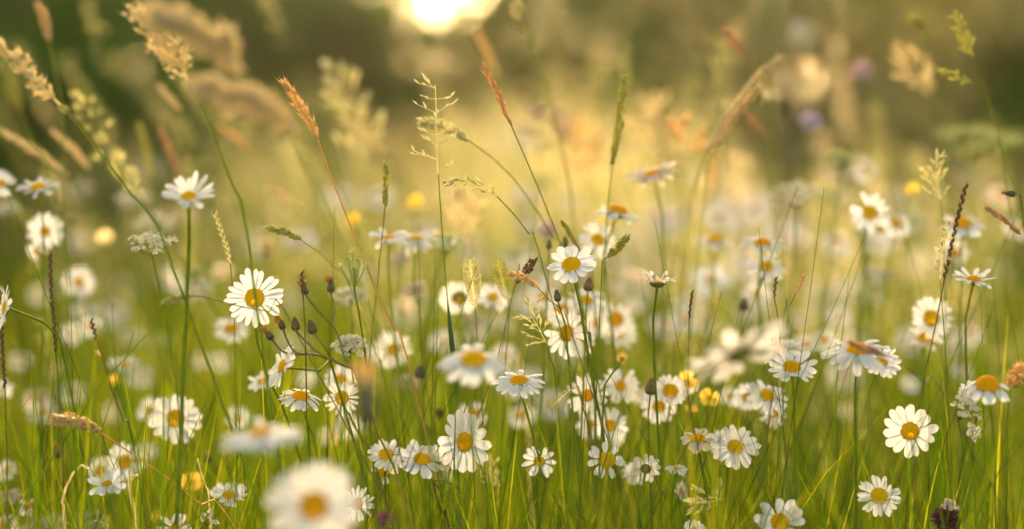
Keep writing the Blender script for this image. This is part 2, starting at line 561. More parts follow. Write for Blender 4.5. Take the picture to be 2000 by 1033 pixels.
# ------------------------------------------------------------------ plants, one function per kind
def frame_from(n):
    n = unit(n)
    ref = np.array((0, 0, 1.0)) if abs(n[2]) < .9 else np.array((0, 1.0, 0))
    x = unit(np.cross(ref, n))
    return x, np.cross(n, x), n


def facing(a, b, back=False):
    c = math.sqrt(max(0.0, 1 - a * a - b * b)) * (-1 if back else 1)
    return unit(a * RGT + b * UPV - c * FWD)


PT = np.array((0, .12, .3, .5, .7, .85, .95, 1.0))
PW = np.array((.42, .55, .80, .95, 1.0, .90, .66, .22))
PU = np.array((-1, -.5, 0, .5, 1.0))


def petals_mesh(c, N, R, rd, n, cup, curl, narrow, jit, sweep, lost, facet, wfac=1.0):
    X, Y, Z = frame_from(N)
    mb = MB()
    a0 = random.random() * 6.28
    for i in range(n):
        if random.random() < lost:
            continue
        az = a0 + 2 * math.pi * (i + random.uniform(-.22, .22) * (1 + jit)) / n
        L = (R - .85 * rd) * random.uniform(1 - .09 - .1 * jit, 1.05)
        W = min(.40 * R, 1.30 * 2 * math.pi * .60 * R / n) * .5 * narrow * random.uniform(.85, 1.1) * wfac
        e0 = R_(cup + random.gauss(0, 5 + 8 * jit)); e1 = e0 + R_(curl + random.gauss(0, 8 + 14 * jit))
        tw = random.gauss(0, .16 + .35 * jit); bend = random.gauss(0, .05 + .10 * jit)
        e = e0 + (e1 - e0) * PT
        dr = np.cos(e); dz = np.sin(e)
        r = .85 * rd + L * np.concatenate(([0], np.cumsum((dr[1:] + dr[:-1]) / 2 * np.diff(PT))))
        z = -.06 * rd + (.0006 * (i % 2)) + L * np.concatenate(([0], np.cumsum((dz[1:] + dz[:-1]) / 2 * np.diff(PT))))
        q = R * .05 * random.uniform(.4, 1.2)
        G = np.empty((8, 5, 3))
        ca, sa = math.cos(az), math.sin(az)
        rad = ca * X + sa * Y; tan = -sa * X + ca * Y
        for k in range(8):
            nrm = -math.sin(e[k]) * rad + math.cos(e[k]) * Z
            w = W * PW[k]
            th = tw * PT[k]
            s_dir = math.cos(th) * tan + math.sin(th) * nrm
            nd = -math.sin(th) * tan + math.cos(th) * nrm
            for j, u in enumerate(PU):
                groove = -q * .55 * abs(u) ** 2 + q * .16 * (abs(abs(u) - .5) < .1)
                tipn = (.012 * R if abs(u) == .5 else -.008 * R) if k >= 6 else 0.0
                G[k, j] = c + rad * (r[k] + tipn) + Z * z[k] + s_dir * (w * u) + nd * groove + tan * (bend * L * PT[k] ** 2)
        if sweep is not None:
            G += (np.asarray(sweep) * L)[None, None] * (PT ** 2)[:, None, None]
        mb.grid(G)
    return mb


def dome_mesh(c, N, rd, h, dimple=.10, rings=9, seg=22, rough=.03):
    X, Y, Z = frame_from(N)
    G = np.empty((rings, seg, 3))
    for j in range(rings):
        ph = R_(2 + 96 * j / (rings - 1))
        for k in range(seg):
            a = 2 * math.pi * k / seg
            f = 1 + random.gauss(0, rough)
            r = rd * math.sin(ph) * f
            z = h * math.cos(ph) * f - dimple * rd * math.exp(-(r / (.35 * rd)) ** 2)
            G[j, k] = c + X * r * math.cos(a) + Y * r * math.sin(a) + Z * z
    return MB().grid(G, True)


def bowl_mesh(c, N, r0, r1, depth, seg=16):
    X, Y, Z = frame_from(N)
    prof = ((1.02, 0.0), (1.0, -.25), (.86, -.55), (.58, -.85), (.3, -1.0))
    G = np.empty((len(prof), seg, 3))
    for j, (fr, fz) in enumerate(prof):
        for k in range(seg):
            a = 2 * math.pi * k / seg
            f = 1 + .05 * (-1) ** k
            rr = (r1 + (r0 - r1) * (fr - .3) / .72) * f
            G[j, k] = c + X * rr * math.cos(a) + Y * rr * math.sin(a) + Z * depth * fz
    return MB().grid(G, True)


def leaf_mesh(p, along, out, L, W, droop=.3, n=8, teeth=True):
    """a long toothed leaf"""
    out = unit(out); along = unit(along)
    side = unit(np.cross(out, along))
    G = np.empty((n, 3, 3))
    for k in range(n):
        t = k / (n - 1)
        cpt = p + out * L * t * (.75 + .25 * (1 - t)) + along * L * (.75 * t - droop * t * t)
        w = W * (math.sin(math.pi * (.08 + .86 * t)) ** .8) * (1 + (.22 * (-1) ** k if teeth else 0))
        G[k, 0] = cpt - side * w + along * w * .3
        G[k, 1] = cpt
        G[k, 2] = cpt + side * w + along * w * .3
    return MB().grid(G)


def stem_path(head, N, pts, lean, n=22, bend=.035):
    """from the back of a flower head down to the ground; pts are places further down the stem"""
    if pts:
        way = to_ground([head, *pts])
    else:
        k1 = head - N * bend + np.array((0, 0, -bend * .6))
        h = k1[2]
        base = np.array((head[0] - N[0] * bend + lean * h, head[1] - N[1] * bend + rng.normal() * .04, 0))
        mid = k1 + (base - k1) * .5 + np.array((rng.normal() * .012, rng.normal() * .01, 0))
        way = [head, k1, mid, base]
    return spline(way, n)


def depth_of(w, D=.042):
    dg = D * FOC / w
    return 1.94 + (.5 if dg > 1.94 else .62) * (dg - 1.94)


def view_word(a, b, back):
    c = math.sqrt(max(0, 1 - a * a - b * b))
    if back:
        return 'seen from behind'
    if abs(a) > .75:
        return 'turned to the ' + ('left' if a < 0 else 'right')
    if b > .80:
        return 'seen edge on'
    if c > .85:
        return 'facing out'
    return 'tilted upward'


def blur_word(d):
    if d < 1.62: return 'large blurred near'
    if d < 1.80: return 'softly blurred near'
    if d <= 2.06: return 'crisp'
    if d <= 2.30: return 'soft'
    if d <= 2.65: return 'blurred'
    return 'faint blurred'


def daisy(px, py, w, a=0.0, b=.45, back=False, d=None, n=None, cup=6, curl=-14, disc=.33, dome=.42, jit=.2, narrow=1.0, lean=None,
          stem=None, mat='petal', sweep=None, lost=.03, L=None, S=None, leaves=0, thick=1.0, cen=None, wfac=1.0):
    """px, py: the middle of the disc; w: width of the flower; a, b: how far it faces right and up; stem: picture points down the stem"""
    d = d or depth_of(w)
    R = .5 * w * d / FOC
    N = facing(a, b, back)
    rd = disc * R
    c = P(px, py, d) - N * dome * rd * .5
    n = n or random.choice((16, 18, 19, 20, 21, 22))
    pts = [P(x, y, d + .012 * (k + 1)) for k, (x, y) in enumerate(stem)] if stem else None
    if lean is None:
        lean = random.gauss(.02, .10)
    back_pt = c - N * rd * .62
    path = stem_path(back_pt, N, pts, lean)
    col = 'faded cream' if mat == 'petal_old' else 'white'
    how = 'gappy ' if lost > .1 else ('drooping ' if cup + curl < -34 else ('cupped ' if cup > 15 else ''))
    desc = f"{blur_word(d)} {'small ' if w < 50 else ''}{how}{col} daisy {view_word(a, b, back)}"
    root = thing('daisy', path[-1], 'daisy', px, py, d, desc, L, S, 'oxeye daisies in the meadow')
    petals_mesh(c, N, R, rd, n, cup, curl, narrow, jit, sweep, lost, None, wfac).build('petals', mat, root, path[-1])
    dome_mesh(c - N * rd * .08, N, rd, dome * rd).build('disc', 'disc', root, path[-1])
    bowl_mesh(c - N * rd * .06, N, rd * 1.06, rd * .28, rd * .60).build('calyx', 'calyx', root, path[-1])
    MB().tube(path, np.linspace(.0010, .0014, len(path)) * thick, 6).build('stem', 'stem', root, path[-1])
    for k in range(leaves):
        i = 3 + 2 * k + random.randint(0, 1)
        al = unit(path[i - 1] - path[i + 1])
        az = random.random() * 6.28
        leaf_mesh(path[i], al, (math.cos(az), math.sin(az) * .4, .1), random.uniform(.016, .028), .0022).build('leaf', 'leaf', root, path[-1])
    return root


# --- grass heads -------------------------------------------------------------------------------------------------
def head_frame(path):
    T = np.gradient(path, axis=0)
    return T / (np.linalg.norm(T, axis=1)[:, None] + 1e-12)


def head_spike(path, width, count=150, slen=.006, ang=.35, tmpl=AWN, gap=0.0, lobes=0.0, thin=.30):
    """a dense spike: seeds all round the axis, path runs from the tip down"""
    mb = MB()
    n = len(path)
    T = -head_frame(path)                       # towards the tip
    u = (np.arange(count) + rng.random(count)) / count
    f = u * (n - 1); i = np.minimum(f.astype(int), n - 2); fr = (f - i)[:, None]
    ax = path[i] * (1 - fr) + path[i + 1] * fr
    t = T[i]
    rad = rng.normal(size=(count, 3)); rad -= t * (rad * t).sum(1)[:, None]; rad /= np.linalg.norm(rad, axis=1)[:, None]
    prof = np.sin(np.pi * np.clip(.10 + .84 * u, 0, 1)) ** .7
    if lobes:
        prof = prof * (1 - lobes * .5 + lobes * .5 * np.sin(u * 6.28 * 5.5 + 1))
    pos = ax + rad * (width * .5 * prof * (.25 + .75 * rng.random(count)))[:, None] - t * slen * .4
    dirs = t + rad * ang * (.6 + .8 * rng.random(count))[:, None]
    sl = slen * (.75 + .5 * rng.random(count))
    mb.stamp(*tmpl, pos, dirs, sl, sl * thin)
    mb.tube(path, .0005, 4)
    return mb


def head_panicle(path, span, nodes=8, per=3, slen=.005, up=.7, seeds=3, tip=.25, thin=.30, one_side=0.0, tmpl=SEED):
    """an open panicle: whorls of thin branches with seeds on them"""
    mb = MB()
    n = len(path); T = -head_frame(path)
    mb.tube(path, np.linspace(.0003, .0006, n), 4)
    for k in range(nodes):
        u = .06 + .92 * k / max(1, nodes - 1)
        i = min(n - 2, int(u * (n - 1)))
        p = path[i]; t = T[i]
        sp = span * (tip + (1 - tip) * math.sin(math.pi * min(.62, u * .62)) ** 1.0)
        for b in range(per):
            rad = rng.normal(size=3) + np.array((one_side * 2.0, 0, 0)); rad[1] *= .6; rad -= t * rad.dot(t); rad = unit(rad)
            d_ = unit(rad + t * up * random.uniform(.6, 1.4))
            Lb = sp * random.uniform(.55, 1.1)
            q1 = p + d_ * Lb * .55 + rng.normal(size=3) * Lb * .05
            q2 = p + d_ * Lb + t * Lb * .10 + np.array((0, 0, -.06 * Lb))
            br = spline([p, q1, q2], 6)
            mb.tube(br, .00025, 3)
            m = seeds + random.randint(0, 1)
            us = np.linspace(.55, 1.0, m)
            pos = np.stack([np.interp(us * 5, np.arange(6), br[:, c_]) for c_ in range(3)], -1)
            dirs = (d_ + t * .5)[None] + rng.normal(size=(m, 3)) * .35
            sl = slen * (.75 + .5 * rng.random(m))
            mb.stamp(*tmpl, pos, dirs, sl, sl * thin)
    return mb


def head_rye(path, count=16, slen=.009, ang=.22, thin=.26):
    """a flat ear: single seeds left and right, hugging the axis"""
    mb = MB()
    n = len(path); T = -head_frame(path)
    mb.tube(path, .0006, 4)
    for k in range(count):
        u = (k + .5) / count; i = min(n - 2, int(u * (n - 1))); fr = u * (n - 1) - i
        p = path[i] * (1 - fr) + path[i + 1] * fr; t = T[i]
        s_ = unit(np.cross(t, FWD)) * (1 if k % 2 else -1)
        for q in range(2):
            dr = t + s_ * (ang * (1 + q)) + rng.normal(size=3) * .06
            sl = slen * random.uniform(.8, 1.1) * (1 - .25 * q)
            mb.stamp(*AWN, (p + s_ * .0006)[None], dr[None], sl, sl * thin)
    return mb


def head_comb(path, width, rows=15):
    """a crested ear: chevrons of seeds, as on dog's tail grass"""
    mb = MB()
    n = len(path); T = -head_frame(path)
    mb.tube(path, .0006, 4)
    for k in range(rows):
        u = (k + .5) / rows; i = min(n - 2, int(u * (n - 1))); fr = u * (n - 1) - i
        p = path[i] * (1 - fr) + path[i + 1] * fr; t = T[i]
        side = unit(np.cross(t, FWD))
        w = width * .5 * math.sin(math.pi * (.14 + .76 * u)) ** .6
        for sg in (-1, 1):
            m = 5
            f = np.linspace(.15, 1, m)[:, None]
            pos = p + side * sg * w * f * .75 + t * w * f * .55 - FWD * .0015
            dirs = np.repeat((t * .9 + side * sg * .65)[None], m, 0) + rng.normal(size=(m, 3)) * .14
            mb.stamp(*AWN, pos, dirs, w * .95 * (1.1 - .35 * f[:, 0]), w * .26)
    return mb


def stalk(pts, d, head, kind='spike', mat='gold', stemmat='stem', thick=1.0, L=None, S=None, desc='grass stalk', lean=None, sheath=None, dd=0.01, sub=None, **kw):
    """a flowering grass: pts picture points from the tip down, the first `head` of them (an index) along the seed head"""
    W = [P(x, y, d + dd * k) for k, (x, y) in enumerate(pts)]
    full = to_ground(W, lean)
    hp = spline(W[:head + 1], 26)
    sp = spline(full, 46)
    j = int(np.argmin(np.linalg.norm(sp - hp[-1], axis=1)))
    sp = np.concatenate((hp[-1:], sp[j + 1:]))
    root = thing('grass_stalk', sp[-1], 'grass stalk', pts[0][0] * .5 + pts[head][0] * .5, pts[0][1] * .5 + pts[head][1] * .5, d, desc, L, S, 'flowering grass stalks')
    px2m = d / FOC
    if kind == 'spike':
        h = head_spike(hp, kw.pop('width', 24) * px2m, **kw)
    elif kind == 'panicle':
        h = head_panicle(hp, kw.pop('width', 30) * px2m, **kw)
    elif kind == 'rye':
        h = head_rye(hp, **kw)
    elif kind == 'plume':
        h = head_plume(hp, kw.pop('width', 40) * px2m, **kw)
    else:
        h = head_comb(hp, kw.pop('width', 26) * px2m, **kw)
    h.build('seed_head', mat, root, sp[-1])
    MB().tube(sp, np.linspace(.00055, .0011, len(sp)) * thick, 6).build('stem', stemmat, root, sp[-1])
    if sheath:
        x0, y0, x1, y1 = sheath
        A, B = P(x0, y0, d + .02), P(x1, y1, d + .03)
        MB().tube(spline([A, (A + B) / 2, B], 8), np.array((.0004, .0012, .0019, .0022, .0022, .0020, .0017, .0012)), 7).build('leaf_sheath', 'leaf', root, sp[-1])
    return root


def head_plume(path, width, tufts=30, per=22, slen=.006, thin=.24):
    """a feathery head: short branches, each carrying a loose tuft of seeds"""
    mb = MB()
    n = len(path); T = -head_frame(path)
    mb.tube(path, np.linspace(.0004, .0009, n), 4)
    for k in range(tufts):
        u = .03 + .95 * (k + random.random() * .6) / tufts
        i = min(n - 2, int(u * (n - 1))); p = path[i]; t = T[i]
        prof = math.sin(math.pi * min(1, .12 + .62 * u)) * random.uniform(.45, 1.15)
        rad = rng.normal(size=3); rad -= t * rad.dot(t); rad = unit(rad)
        tip = p + rad * width * .5 * prof + t * width * .45 * random.uniform(.4, 1.2)
        mb.tube([p, (p + tip) / 2 + t * width * .05, tip], .0003, 3)
        m = int(per * random.uniform(.5, 1.4))
        f = rng.random((m, 1)) ** .7
        sp = width * .13 * (.4 + .8 * random.random())
        pos = p + (tip - p) * f * 1.1 + rng.normal(size=(m, 3)) * sp * (.35 + .65 * f)
        dirs = unit(t + rad * .5)[None] + rng.normal(size=(m, 3)) * .4
        sl = slen * (.6 + .8 * rng.random(m))
        mb.stamp(*AWN, pos, dirs, sl, sl * thin)
    return mb


# --- other flowers -----------------------------------------------------------------------------------------------
def umbel(px, py, w, d=None, b=.9, a=0.0, count=16, mat='cream', stem=None, lean=None, L=None, S=None, desc='cream umbel', bulge=.22, nfl=18, hub=.75, fl=.0022, lump=1.0):
    d = d or depth_of(w, .045)
    R = .5 * w * d / FOC
    N = facing(a, b)
    X, Y, Z = frame_from(N)
    c = P(px, py, d)
    hubp = c - N * R * hub
    pts = [P(x, y, d + .012 * (k + 1)) for k, (x, y) in enumerate(stem)] if stem else None
    path = stem_path(hubp, N, pts, random.gauss(.03, .1) if lean is None else lean, bend=.02)
    root = thing('umbel_flower', path[-1], 'wildflower', px, py, d, desc, L, S, 'flat topped umbels among the daisies')
    rays, fls = MB(), MB()
    for k in range(count):
        r = R * math.sqrt((k + .4) / count) * .88; ang = k * 2.39996 + random.uniform(-.2, .2)
        tip = c + X * r * math.cos(ang) + Y * r * math.sin(ang) - Z * (bulge * r * r / R) + Z * random.gauss(0, .03 * R)
        rays.tube(spline([hubp, (hubp + tip) / 2 + (tip - c) * .12, tip - Z * R * .07], 5), .00035, 4)
        ur = R * .95 / math.sqrt(count) * lump
        m = nfl
        q = rng.normal(size=(m, 3)); q /= np.linalg.norm(q, axis=1)[:, None]; q[:, :] = q * (rng.random(m) ** .4)[:, None]
        off = X * q[:, :1] * ur + Y * q[:, 1:2] * ur + Z * (np.abs(q[:, 2:]) * ur * .45)
        nd = N[None] + off / ur * .9 + rng.normal(size=(m, 3)) * .2
        fls.stamp(*FLORET, tip + off, nd, fl, fl)
        for o_ in off[::3]:
            rays.tube([tip - Z * R * .07, tip + o_], .0002, 3)
    rays.build('rays', 'stem', root, path[-1])
    fls.build('florets', mat, root, path[-1])
    MB().tube(path, np.linspace(.0009, .0015, len(path)), 6).build('stem', 'stem', root, path[-1])
    return root


def buttercup(px, py, w, d=None, a=0., b=.6, mat='yellow', n=5, L=None, S=None, desc='yellow buttercup', lean=None, double=False):
    d = d or depth_of(w, .022)
    R = .5 * w * d / FOC
    N = facing(a, b)
    c = P(px, py, d)
    path = stem_path(c - N * R * .2, N, None, random.gauss(.02, .1) if lean is None else lean)
    root = thing('buttercup', path[-1], 'buttercup', px, py, d, desc, L, S, 'yellow flowers in the meadow')
    mb = petals_mesh(c, N, R * 1.15, R * .22, n, 32, -22, 1.05, .1, None, 0, None, wfac=1.9 if n == 5 else 1.2)
    mb.build('petals', mat, root, path[-1])
    dome_mesh(c, N, R * .26, R * .2, 0, 6, 12, .12).build('stamens', 'disc', root, path[-1])
    bowl_mesh(c, N, R * .3, R * .1, R * .25, 10).build('calyx', 'calyx', root, path[-1])
    MB().tube(path, .0008, 5).build('stem', 'stem', root, path[-1])
    return root


def ball_flower(px, py, w, mat, d=None, a=0., b=.8, name='clover', cat='clover', L=None, S=None, desc='pink clover', tall=1.0, count=110, stem=None, calyx='calyx'):
    """clover or knapweed: a head of narrow florets over a scaly cup"""
    d = d or depth_of(w, .026)
    R = .5 * w * d / FOC
    N = facing(a, b)
    X, Y, Z = frame_from(N)
    c = P(px, py, d)
    pts = [P(x, y, d + .01) for x, y in stem] if stem else None
    path = stem_path(c - N * R * .8, N, pts, random.gauss(.02, .1))
    root = thing(name, path[-1], cat, px, py, d, desc, L, S, 'pink and purple flower heads')
    v = rng.normal(size=(count, 3)); v /= np.linalg.norm(v, axis=1)[:, None]
    v[:, 2] = np.abs(v[:, 2]) * 1.25 - .35
    dirs = X * v[:, :1] + Y * v[:, 1:2] + Z * (v[:, 2:] * tall + .25)
    pos = c + dirs * R * .35
    MB().stamp(*NUB, pos, dirs, R * .62 * (.8 + .4 * rng.random(count)), R * .17).build('florets', mat, root, path[-1])
    bowl_mesh(c - N * R * .1, N, R * .62, R * .2, R * .75, 14).build('calyx', calyx, root, path[-1])
    MB().tube(path, .0009, 5).build('stem', 'stem', root, path[-1])
    return root


def bud_mesh(mb, base, direc, L, W):
    mb.stamp(*spindle(((0, .25), (.12, .46), (.35, .5), (.65, .36), (.9, .22), (1, .12)), 9), np.array([base]), np.array([direc]), L, W)


def bud_stem(px, py, d, L_px, w_px, direc=(0, -1), tip='orange', body='bud', stem=None, L=None, S=None, desc='brown bud', cat='flower bud'):
    """one closed hawkbit bud on a stem of its own"""
    k = d / FOC
    dv = unit(direc[0] * RGT - direc[1] * UPV)
    base = P(px, py, d)
    pts = [P(x, y, d + .012) for x, y in stem] if stem else None
    path = stem_path(base, dv, pts, random.gauss(.02, .08), bend=.015)
    root = thing('flower_bud', path[-1], cat, px, py, d, desc, L, S, 'closed and withered flower buds')
    mb = MB(); bud_mesh(mb, base, dv, L_px * k, w_px * k); mb.build('bud', body, root, path[-1])
    if tip:
        m = 26
        dirs = dv[None] + rng.normal(size=(m, 3)) * .45
        MB().stamp(*SEED, np.repeat((base + dv * L_px * k * .86)[None], m, 0), dirs, L_px * k * .42, w_px * k * .16).build('florets', tip, root, path[-1])
    MB().tube(path, .0008, 5).build('stem', 'stem', root, path[-1])
    return root
# ------------------------------------------------------------------ daisies in focus or nearly so
daisy(497, 580, 117, .05, .16, d=1.93, n=22, cup=2, curl=-10, jit=.15, stem=[(497, 640), (510, 690), (540, 790), (575, 860)], L='crisp many petalled daisy facing out, above left of the brown hawkbit buds', S='the crisp daisy by the buds')
daisy(1115, 513, 102, -.14, .70, d=1.93, n=14, cup=4, curl=-12, disc=.37, jit=.25, stem=[(1124, 545), (1137, 620), (1150, 700), (1167, 800), (1186, 905)], thick=1.15, L='crisp daisy tilted upward on a thick green stem, highest of the central cluster', S='the central tilted daisy')
daisy(1778, 841, 110, .02, .10, d=1.93, n=14, cup=4, curl=-6, disc=.33, jit=.3, lost=.0, stem=[(1782, 890), (1776, 950), (1770, 1020)], L='crisp daisy facing straight out with loosely spaced petals, alone on the right', S='the lone open daisy')
daisy(1718, 965, 92, .05, .55, d=1.92, n=22, cup=2, curl=-16, disc=.38, lean=-.02, jit=.3, L='crisp daisy just below the lone open daisy, with thin crowded petals', S='the daisy below the lone one')
daisy(1524, 1017, 108, .1, .50, d=1.88, n=14, cup=22, curl=-6, disc=.36, jit=.5, leaves=1, lean=-.03, L='upturned daisy cut by the bottom edge with a leaf across its petals', S='the daisy cut off at bottom')
daisy(1547, 712, 108, .05, .80, d=1.95, n=15, cup=16, curl=-14, jit=.55, disc=.34, stem=[(1549, 735), (1551, 800), (1553, 900)], L='upturned daisy with uneven petals on a straight dark stem, right of the blurred underside daisy', S='the uneven upturned daisy')
daisy(1520, 676, 96, -.05, .85, n=18, cup=8, d=2.06, disc=.36, jit=.3, L='daisy just above left of the uneven upturned daisy, its petals nearly flat', S='the flat petalled daisy')
daisy(1500, 768, 96, .2, .70, d=2.04, n=18, cup=0, curl=-30, jit=.5, disc=.34, stem=[(1476, 792), (1440, 870), (1380, 950), (1330, 1033)], L='ragged daisy with drooping petals on a long slanting stem at centre right', S='the ragged slanting daisy')
daisy(1458, 772, 62, -.3, .55, d=2.14, n=14, L='small blurred daisy touching the left side of the ragged slanting daisy')
daisy(1510, 806, 62, .2, .35, d=2.08, n=16, curl=-30, jit=.6, L='hanging daisy petals below the ragged slanting daisy')
daisy(1676, 674, 150, .0, .93, d=1.86, n=21, cup=0, curl=-30, disc=.30, dome=.75, lean=-.02, jit=.3, L='wide drooping daisy with a rust red grass head lying across its disc', S='the daisy under the rust grass')
daisy(1722, 703, 84, .15, .72, d=1.92, n=18, curl=-10, L='daisy half hidden behind the wide drooping daisy and rust red grass head')
daisy(1930, 743, 104, .05, .88, d=1.83, n=13, cup=-10, curl=-62, disc=.46, dome=.8, jit=.5, mat='petal', stem=[(1936, 785), (1941, 880), (1945, 1020)], L='old daisy with a tall domed disc and folded back petals near the right edge', S='the old domed daisy')
daisy(1893, 762, 46, -.3, .4, d=1.95, n=14, jit=.5, L='small daisy peeping out behind the left of the old domed daisy')
daisy(1013, 737, 108, -.04, .90, d=1.93, n=20, cup=-2, curl=-34, disc=.33, dome=.55, jit=.25, stem=[(1020, 765), (1040, 850), (1072, 950), (1106, 1033)], L='crisp umbrella shaped daisy seen edge on with its stem slanting to the lower right', S='the umbrella shaped daisy')
daisy(910, 862, 128, .58, .10, d=1.93, n=16, cup=4, curl=-10, disc=.31, jit=.45, narrow=1.05, L='large crisp daisy turned to the right with long broad petals, at lower centre', S='the large right turned daisy')
daisy(825, 893, 98, .15, .72, d=1.92, n=16, cup=4, curl=-22, jit=.5, disc=.35, stem=[(838, 915), (868, 975), (905, 1033)], L='crisp daisy with drooping front petals, just left of the large right turned daisy', S='the drooping front daisy')
daisy(754, 885, 74, .05, .58, d=1.98, n=18, disc=.40, L='daisy left of the drooping front daisy, with short crowded petals', S='the short petalled daisy')
daisy(749, 918, 56, -.1, .5, d=2.02, n=14, disc=.42, jit=.5, lost=.3, L='half bare daisy directly beneath the short petalled daisy')
daisy(697, 983, 74, .25, .15, d=1.95, n=19, narrow=.72, disc=.33, jit=.6, stem=[(715, 1000), (745, 1033)], L='daisy with thin spidery petals partly covered by the big blurred daisy', S='the spidery daisy')
daisy(613, 985, 190, .06, .30, d=1.47, n=22, cup=4, disc=.31, jit=.15, lean=-.02, thick=1.1, L='very big blurred daisy facing out at the bottom edge, nearest to the camera', S='the big blurred daisy')
daisy(508, 838, 172, -.10, .98, d=1.54, n=21, cup=2, curl=-20, dome=.8, disc=.25, lean=0.0, L='wide blurred daisy seen edge on, above left of the very big blurred daisy', S='the wide edge on daisy')
daisy(1440, 684, 214, -.36, .85, True, d=1.62, n=23, cup=4, curl=-10, disc=.22, jit=.05, wfac=1.25, lost=0, lean=.05, L='large blurred daisy showing its dark calyx and underside, right of centre', S='the blurred underside daisy')
daisy(925, 694, 144, .02, .86, d=1.69, n=16, cup=-6, curl=-30, disc=.36, dome=.6, jit=.5, lean=.0, L='large blurred daisy with drooping petals above left of the umbrella shaped daisy', S='the blurred drooping daisy')
daisy(588, 768, 92, .12, .88, d=1.95, n=17, cup=-6, curl=-28, disc=.38, dome=.55, jit=.5, stem=[(592, 795), (605, 840), (618, 880)], L='daisy with a raised yellow disc and drooping petals beneath the hawkbit buds', S='the daisy under the buds')
daisy(668, 775, 76, .10, .20, d=1.98, n=20, narrow=.75, disc=.36, jit=.7, mat='petal', stem=[(680, 800), (705, 860), (740, 930)], L='creamy daisy with ragged narrow petals, right of the daisy under the buds', S='the ragged narrow daisy')
daisy(666, 737, 70, .1, .62, d=2.12, n=17, disc=.36, L='soft daisy just above the ragged narrow petalled daisy')
daisy(548, 713, 100, -.84, .34, d=1.93, n=18, cup=12, curl=-18, disc=.30, jit=.4, stem=[(575, 713), (620, 722), (650, 740), (662, 760)], L='crisp daisy in side view turned to the left on an arching stem', S='the left facing arched daisy')
daisy(512, 742, 62, -.3, .74, d=2.06, n=16, disc=.3, L='soft daisy behind the left facing arched daisy')
daisy(1284, 548, 84, .05, .99, True, d=1.94, n=15, cup=58, curl=-34, disc=.34, dome=.5, jit=.7, leaves=0, stem=[(1280, 580), (1275, 640), (1279, 730), (1285, 840), (1290, 950)], L='lone upturned daisy seen from below with swept up petals on a tall straight stem', S='the lone upturned daisy')
daisy(1104, 649, 100, -.60, .12, d=2.0, n=17, disc=.34, jit=.4, cup=4, L='daisy turned to the left with a tall oval disc, below the central tilted daisy', S='the oval disc daisy')
daisy(1131, 666, 64, -.2, .2, d=2.1, n=16, disc=.34, L='soft daisy tucked behind the right of the oval disc daisy')
daisy(1185, 897, 76, .08, .20, d=1.96, n=12, cup=2, disc=.44, jit=.25, wfac=.85, L='crisp daisy with twelve blunt petals and a grass blade across its disc', S='the twelve petalled daisy')
daisy(1054, 899, 72, .08, .48, d=1.96, n=11, cup=10, disc=.32, jit=.4, wfac=.8, L='small crisp daisy with pointed separate petals, below the umbrella shaped daisy', S='the pointed petal daisy')
daisy(1363, 852, 78, .05, .86, d=1.93, n=10, cup=4, curl=-44, disc=.38, mat='petal_old', jit=.4, wfac=1.0, stem=[(1366, 880), (1376, 940), (1396, 1010)], L='faded pinkish daisy with broad curled down petals on a reddish stem', S='the faded pinkish daisy')
daisy(1437, 869, 100, .12, .58, d=1.99, n=16, disc=.32, jit=.45, L='daisy right of the faded pinkish daisy, with a slanting stem passing before it', S='the daisy beside the faded one')
daisy(1411, 862, 60, -.2, .6, d=2.07, n=15, disc=.4, L='small daisy squeezed between the faded pinkish daisy and its white neighbour')
daisy(1147, 771, 88, -.05, .12, d=2.06, n=21, narrow=.8, disc=.29, jit=.5, L='face on daisy with many narrow petals, right of the umbrella shaped daisy', S='the narrow petalled face on daisy')
daisy(1213, 752, 78, .3, .2, d=2.12, n=18, disc=.3, jit=.5, L='soft face on daisy right of the narrow petalled face on daisy')
daisy(1193, 829, 72, .1, .25, d=2.08, n=16, disc=.34, L='soft daisy above the twelve petalled daisy', S='the daisy above the twelve petalled one')
daisy(1157, 828, 66, -.2, .35, d=2.2, n=18, L='blurred daisy touching the left of the daisy above the twelve petalled one')
daisy(1198, 852, 46, .1, .3, d=2.15, n=15, L='small daisy disc showing just under the daisy above the twelve petalled one')
daisy(1310, 760, 70, .05, .50, d=2.04, n=18, disc=.44, L='daisy with a broad yellow disc, left of the two bright buttercups', S='the broad disc daisy')
daisy(1287, 791, 74, -.1, .42, d=2.10, n=17, disc=.36, L='soft daisy just below left of the broad disc daisy')
daisy(1343, 748, 46, .2, .6, d=2.1, n=14, L='small daisy against the yellow buttercup right of the broad disc daisy')
daisy(1262, 913, 62, .2, .40, True, d=1.99, n=14, cup=10, jit=.5, L='white petals of a daisy seen from behind, right of the twelve petalled daisy', S='the turned away daisy')
daisy(1240, 922, 52, -.1, .35, d=2.06, n=14, L='small daisy between the twelve petalled daisy and the turned away daisy')
daisy(1322, 913, 46, .1, .90, d=1.98, n=12, cup=10, curl=-40, L='small edge on daisy right of the turned away daisy', S='the small edge on daisy')
daisy(1333, 958, 40, .75, .1, d=2.08, n=15, disc=.36, L='small daisy with orange disc below the small edge on daisy')
daisy(1356, 1034, 46, .0, .4, d=1.97, n=14, L='small daisy cut by the bottom edge below the faded pinkish daisy')
daisy(208, 942, 80, -.15, .84, d=1.90, n=13, cup=14, curl=-10, disc=.28, jit=.5, stem=[(213, 965), (222, 1010), (230, 1040)], L='crisp shallow cup daisy on a curving stem at lower left', S='the shallow cup daisy')
daisy(243, 900, 78, .05, .28, d=2.12, n=18, disc=.36, L='soft daisy just above right of the shallow cup daisy', S='the soft daisy above the cup')
daisy(195, 917, 58, .1, .3, d=2.16, n=16, disc=.36, L='soft daisy above left of the shallow cup daisy')
daisy(233, 944, 44, .3, -.2, d=2.1, n=12, curl=-30, L='hanging daisy right behind the shallow cup daisy')
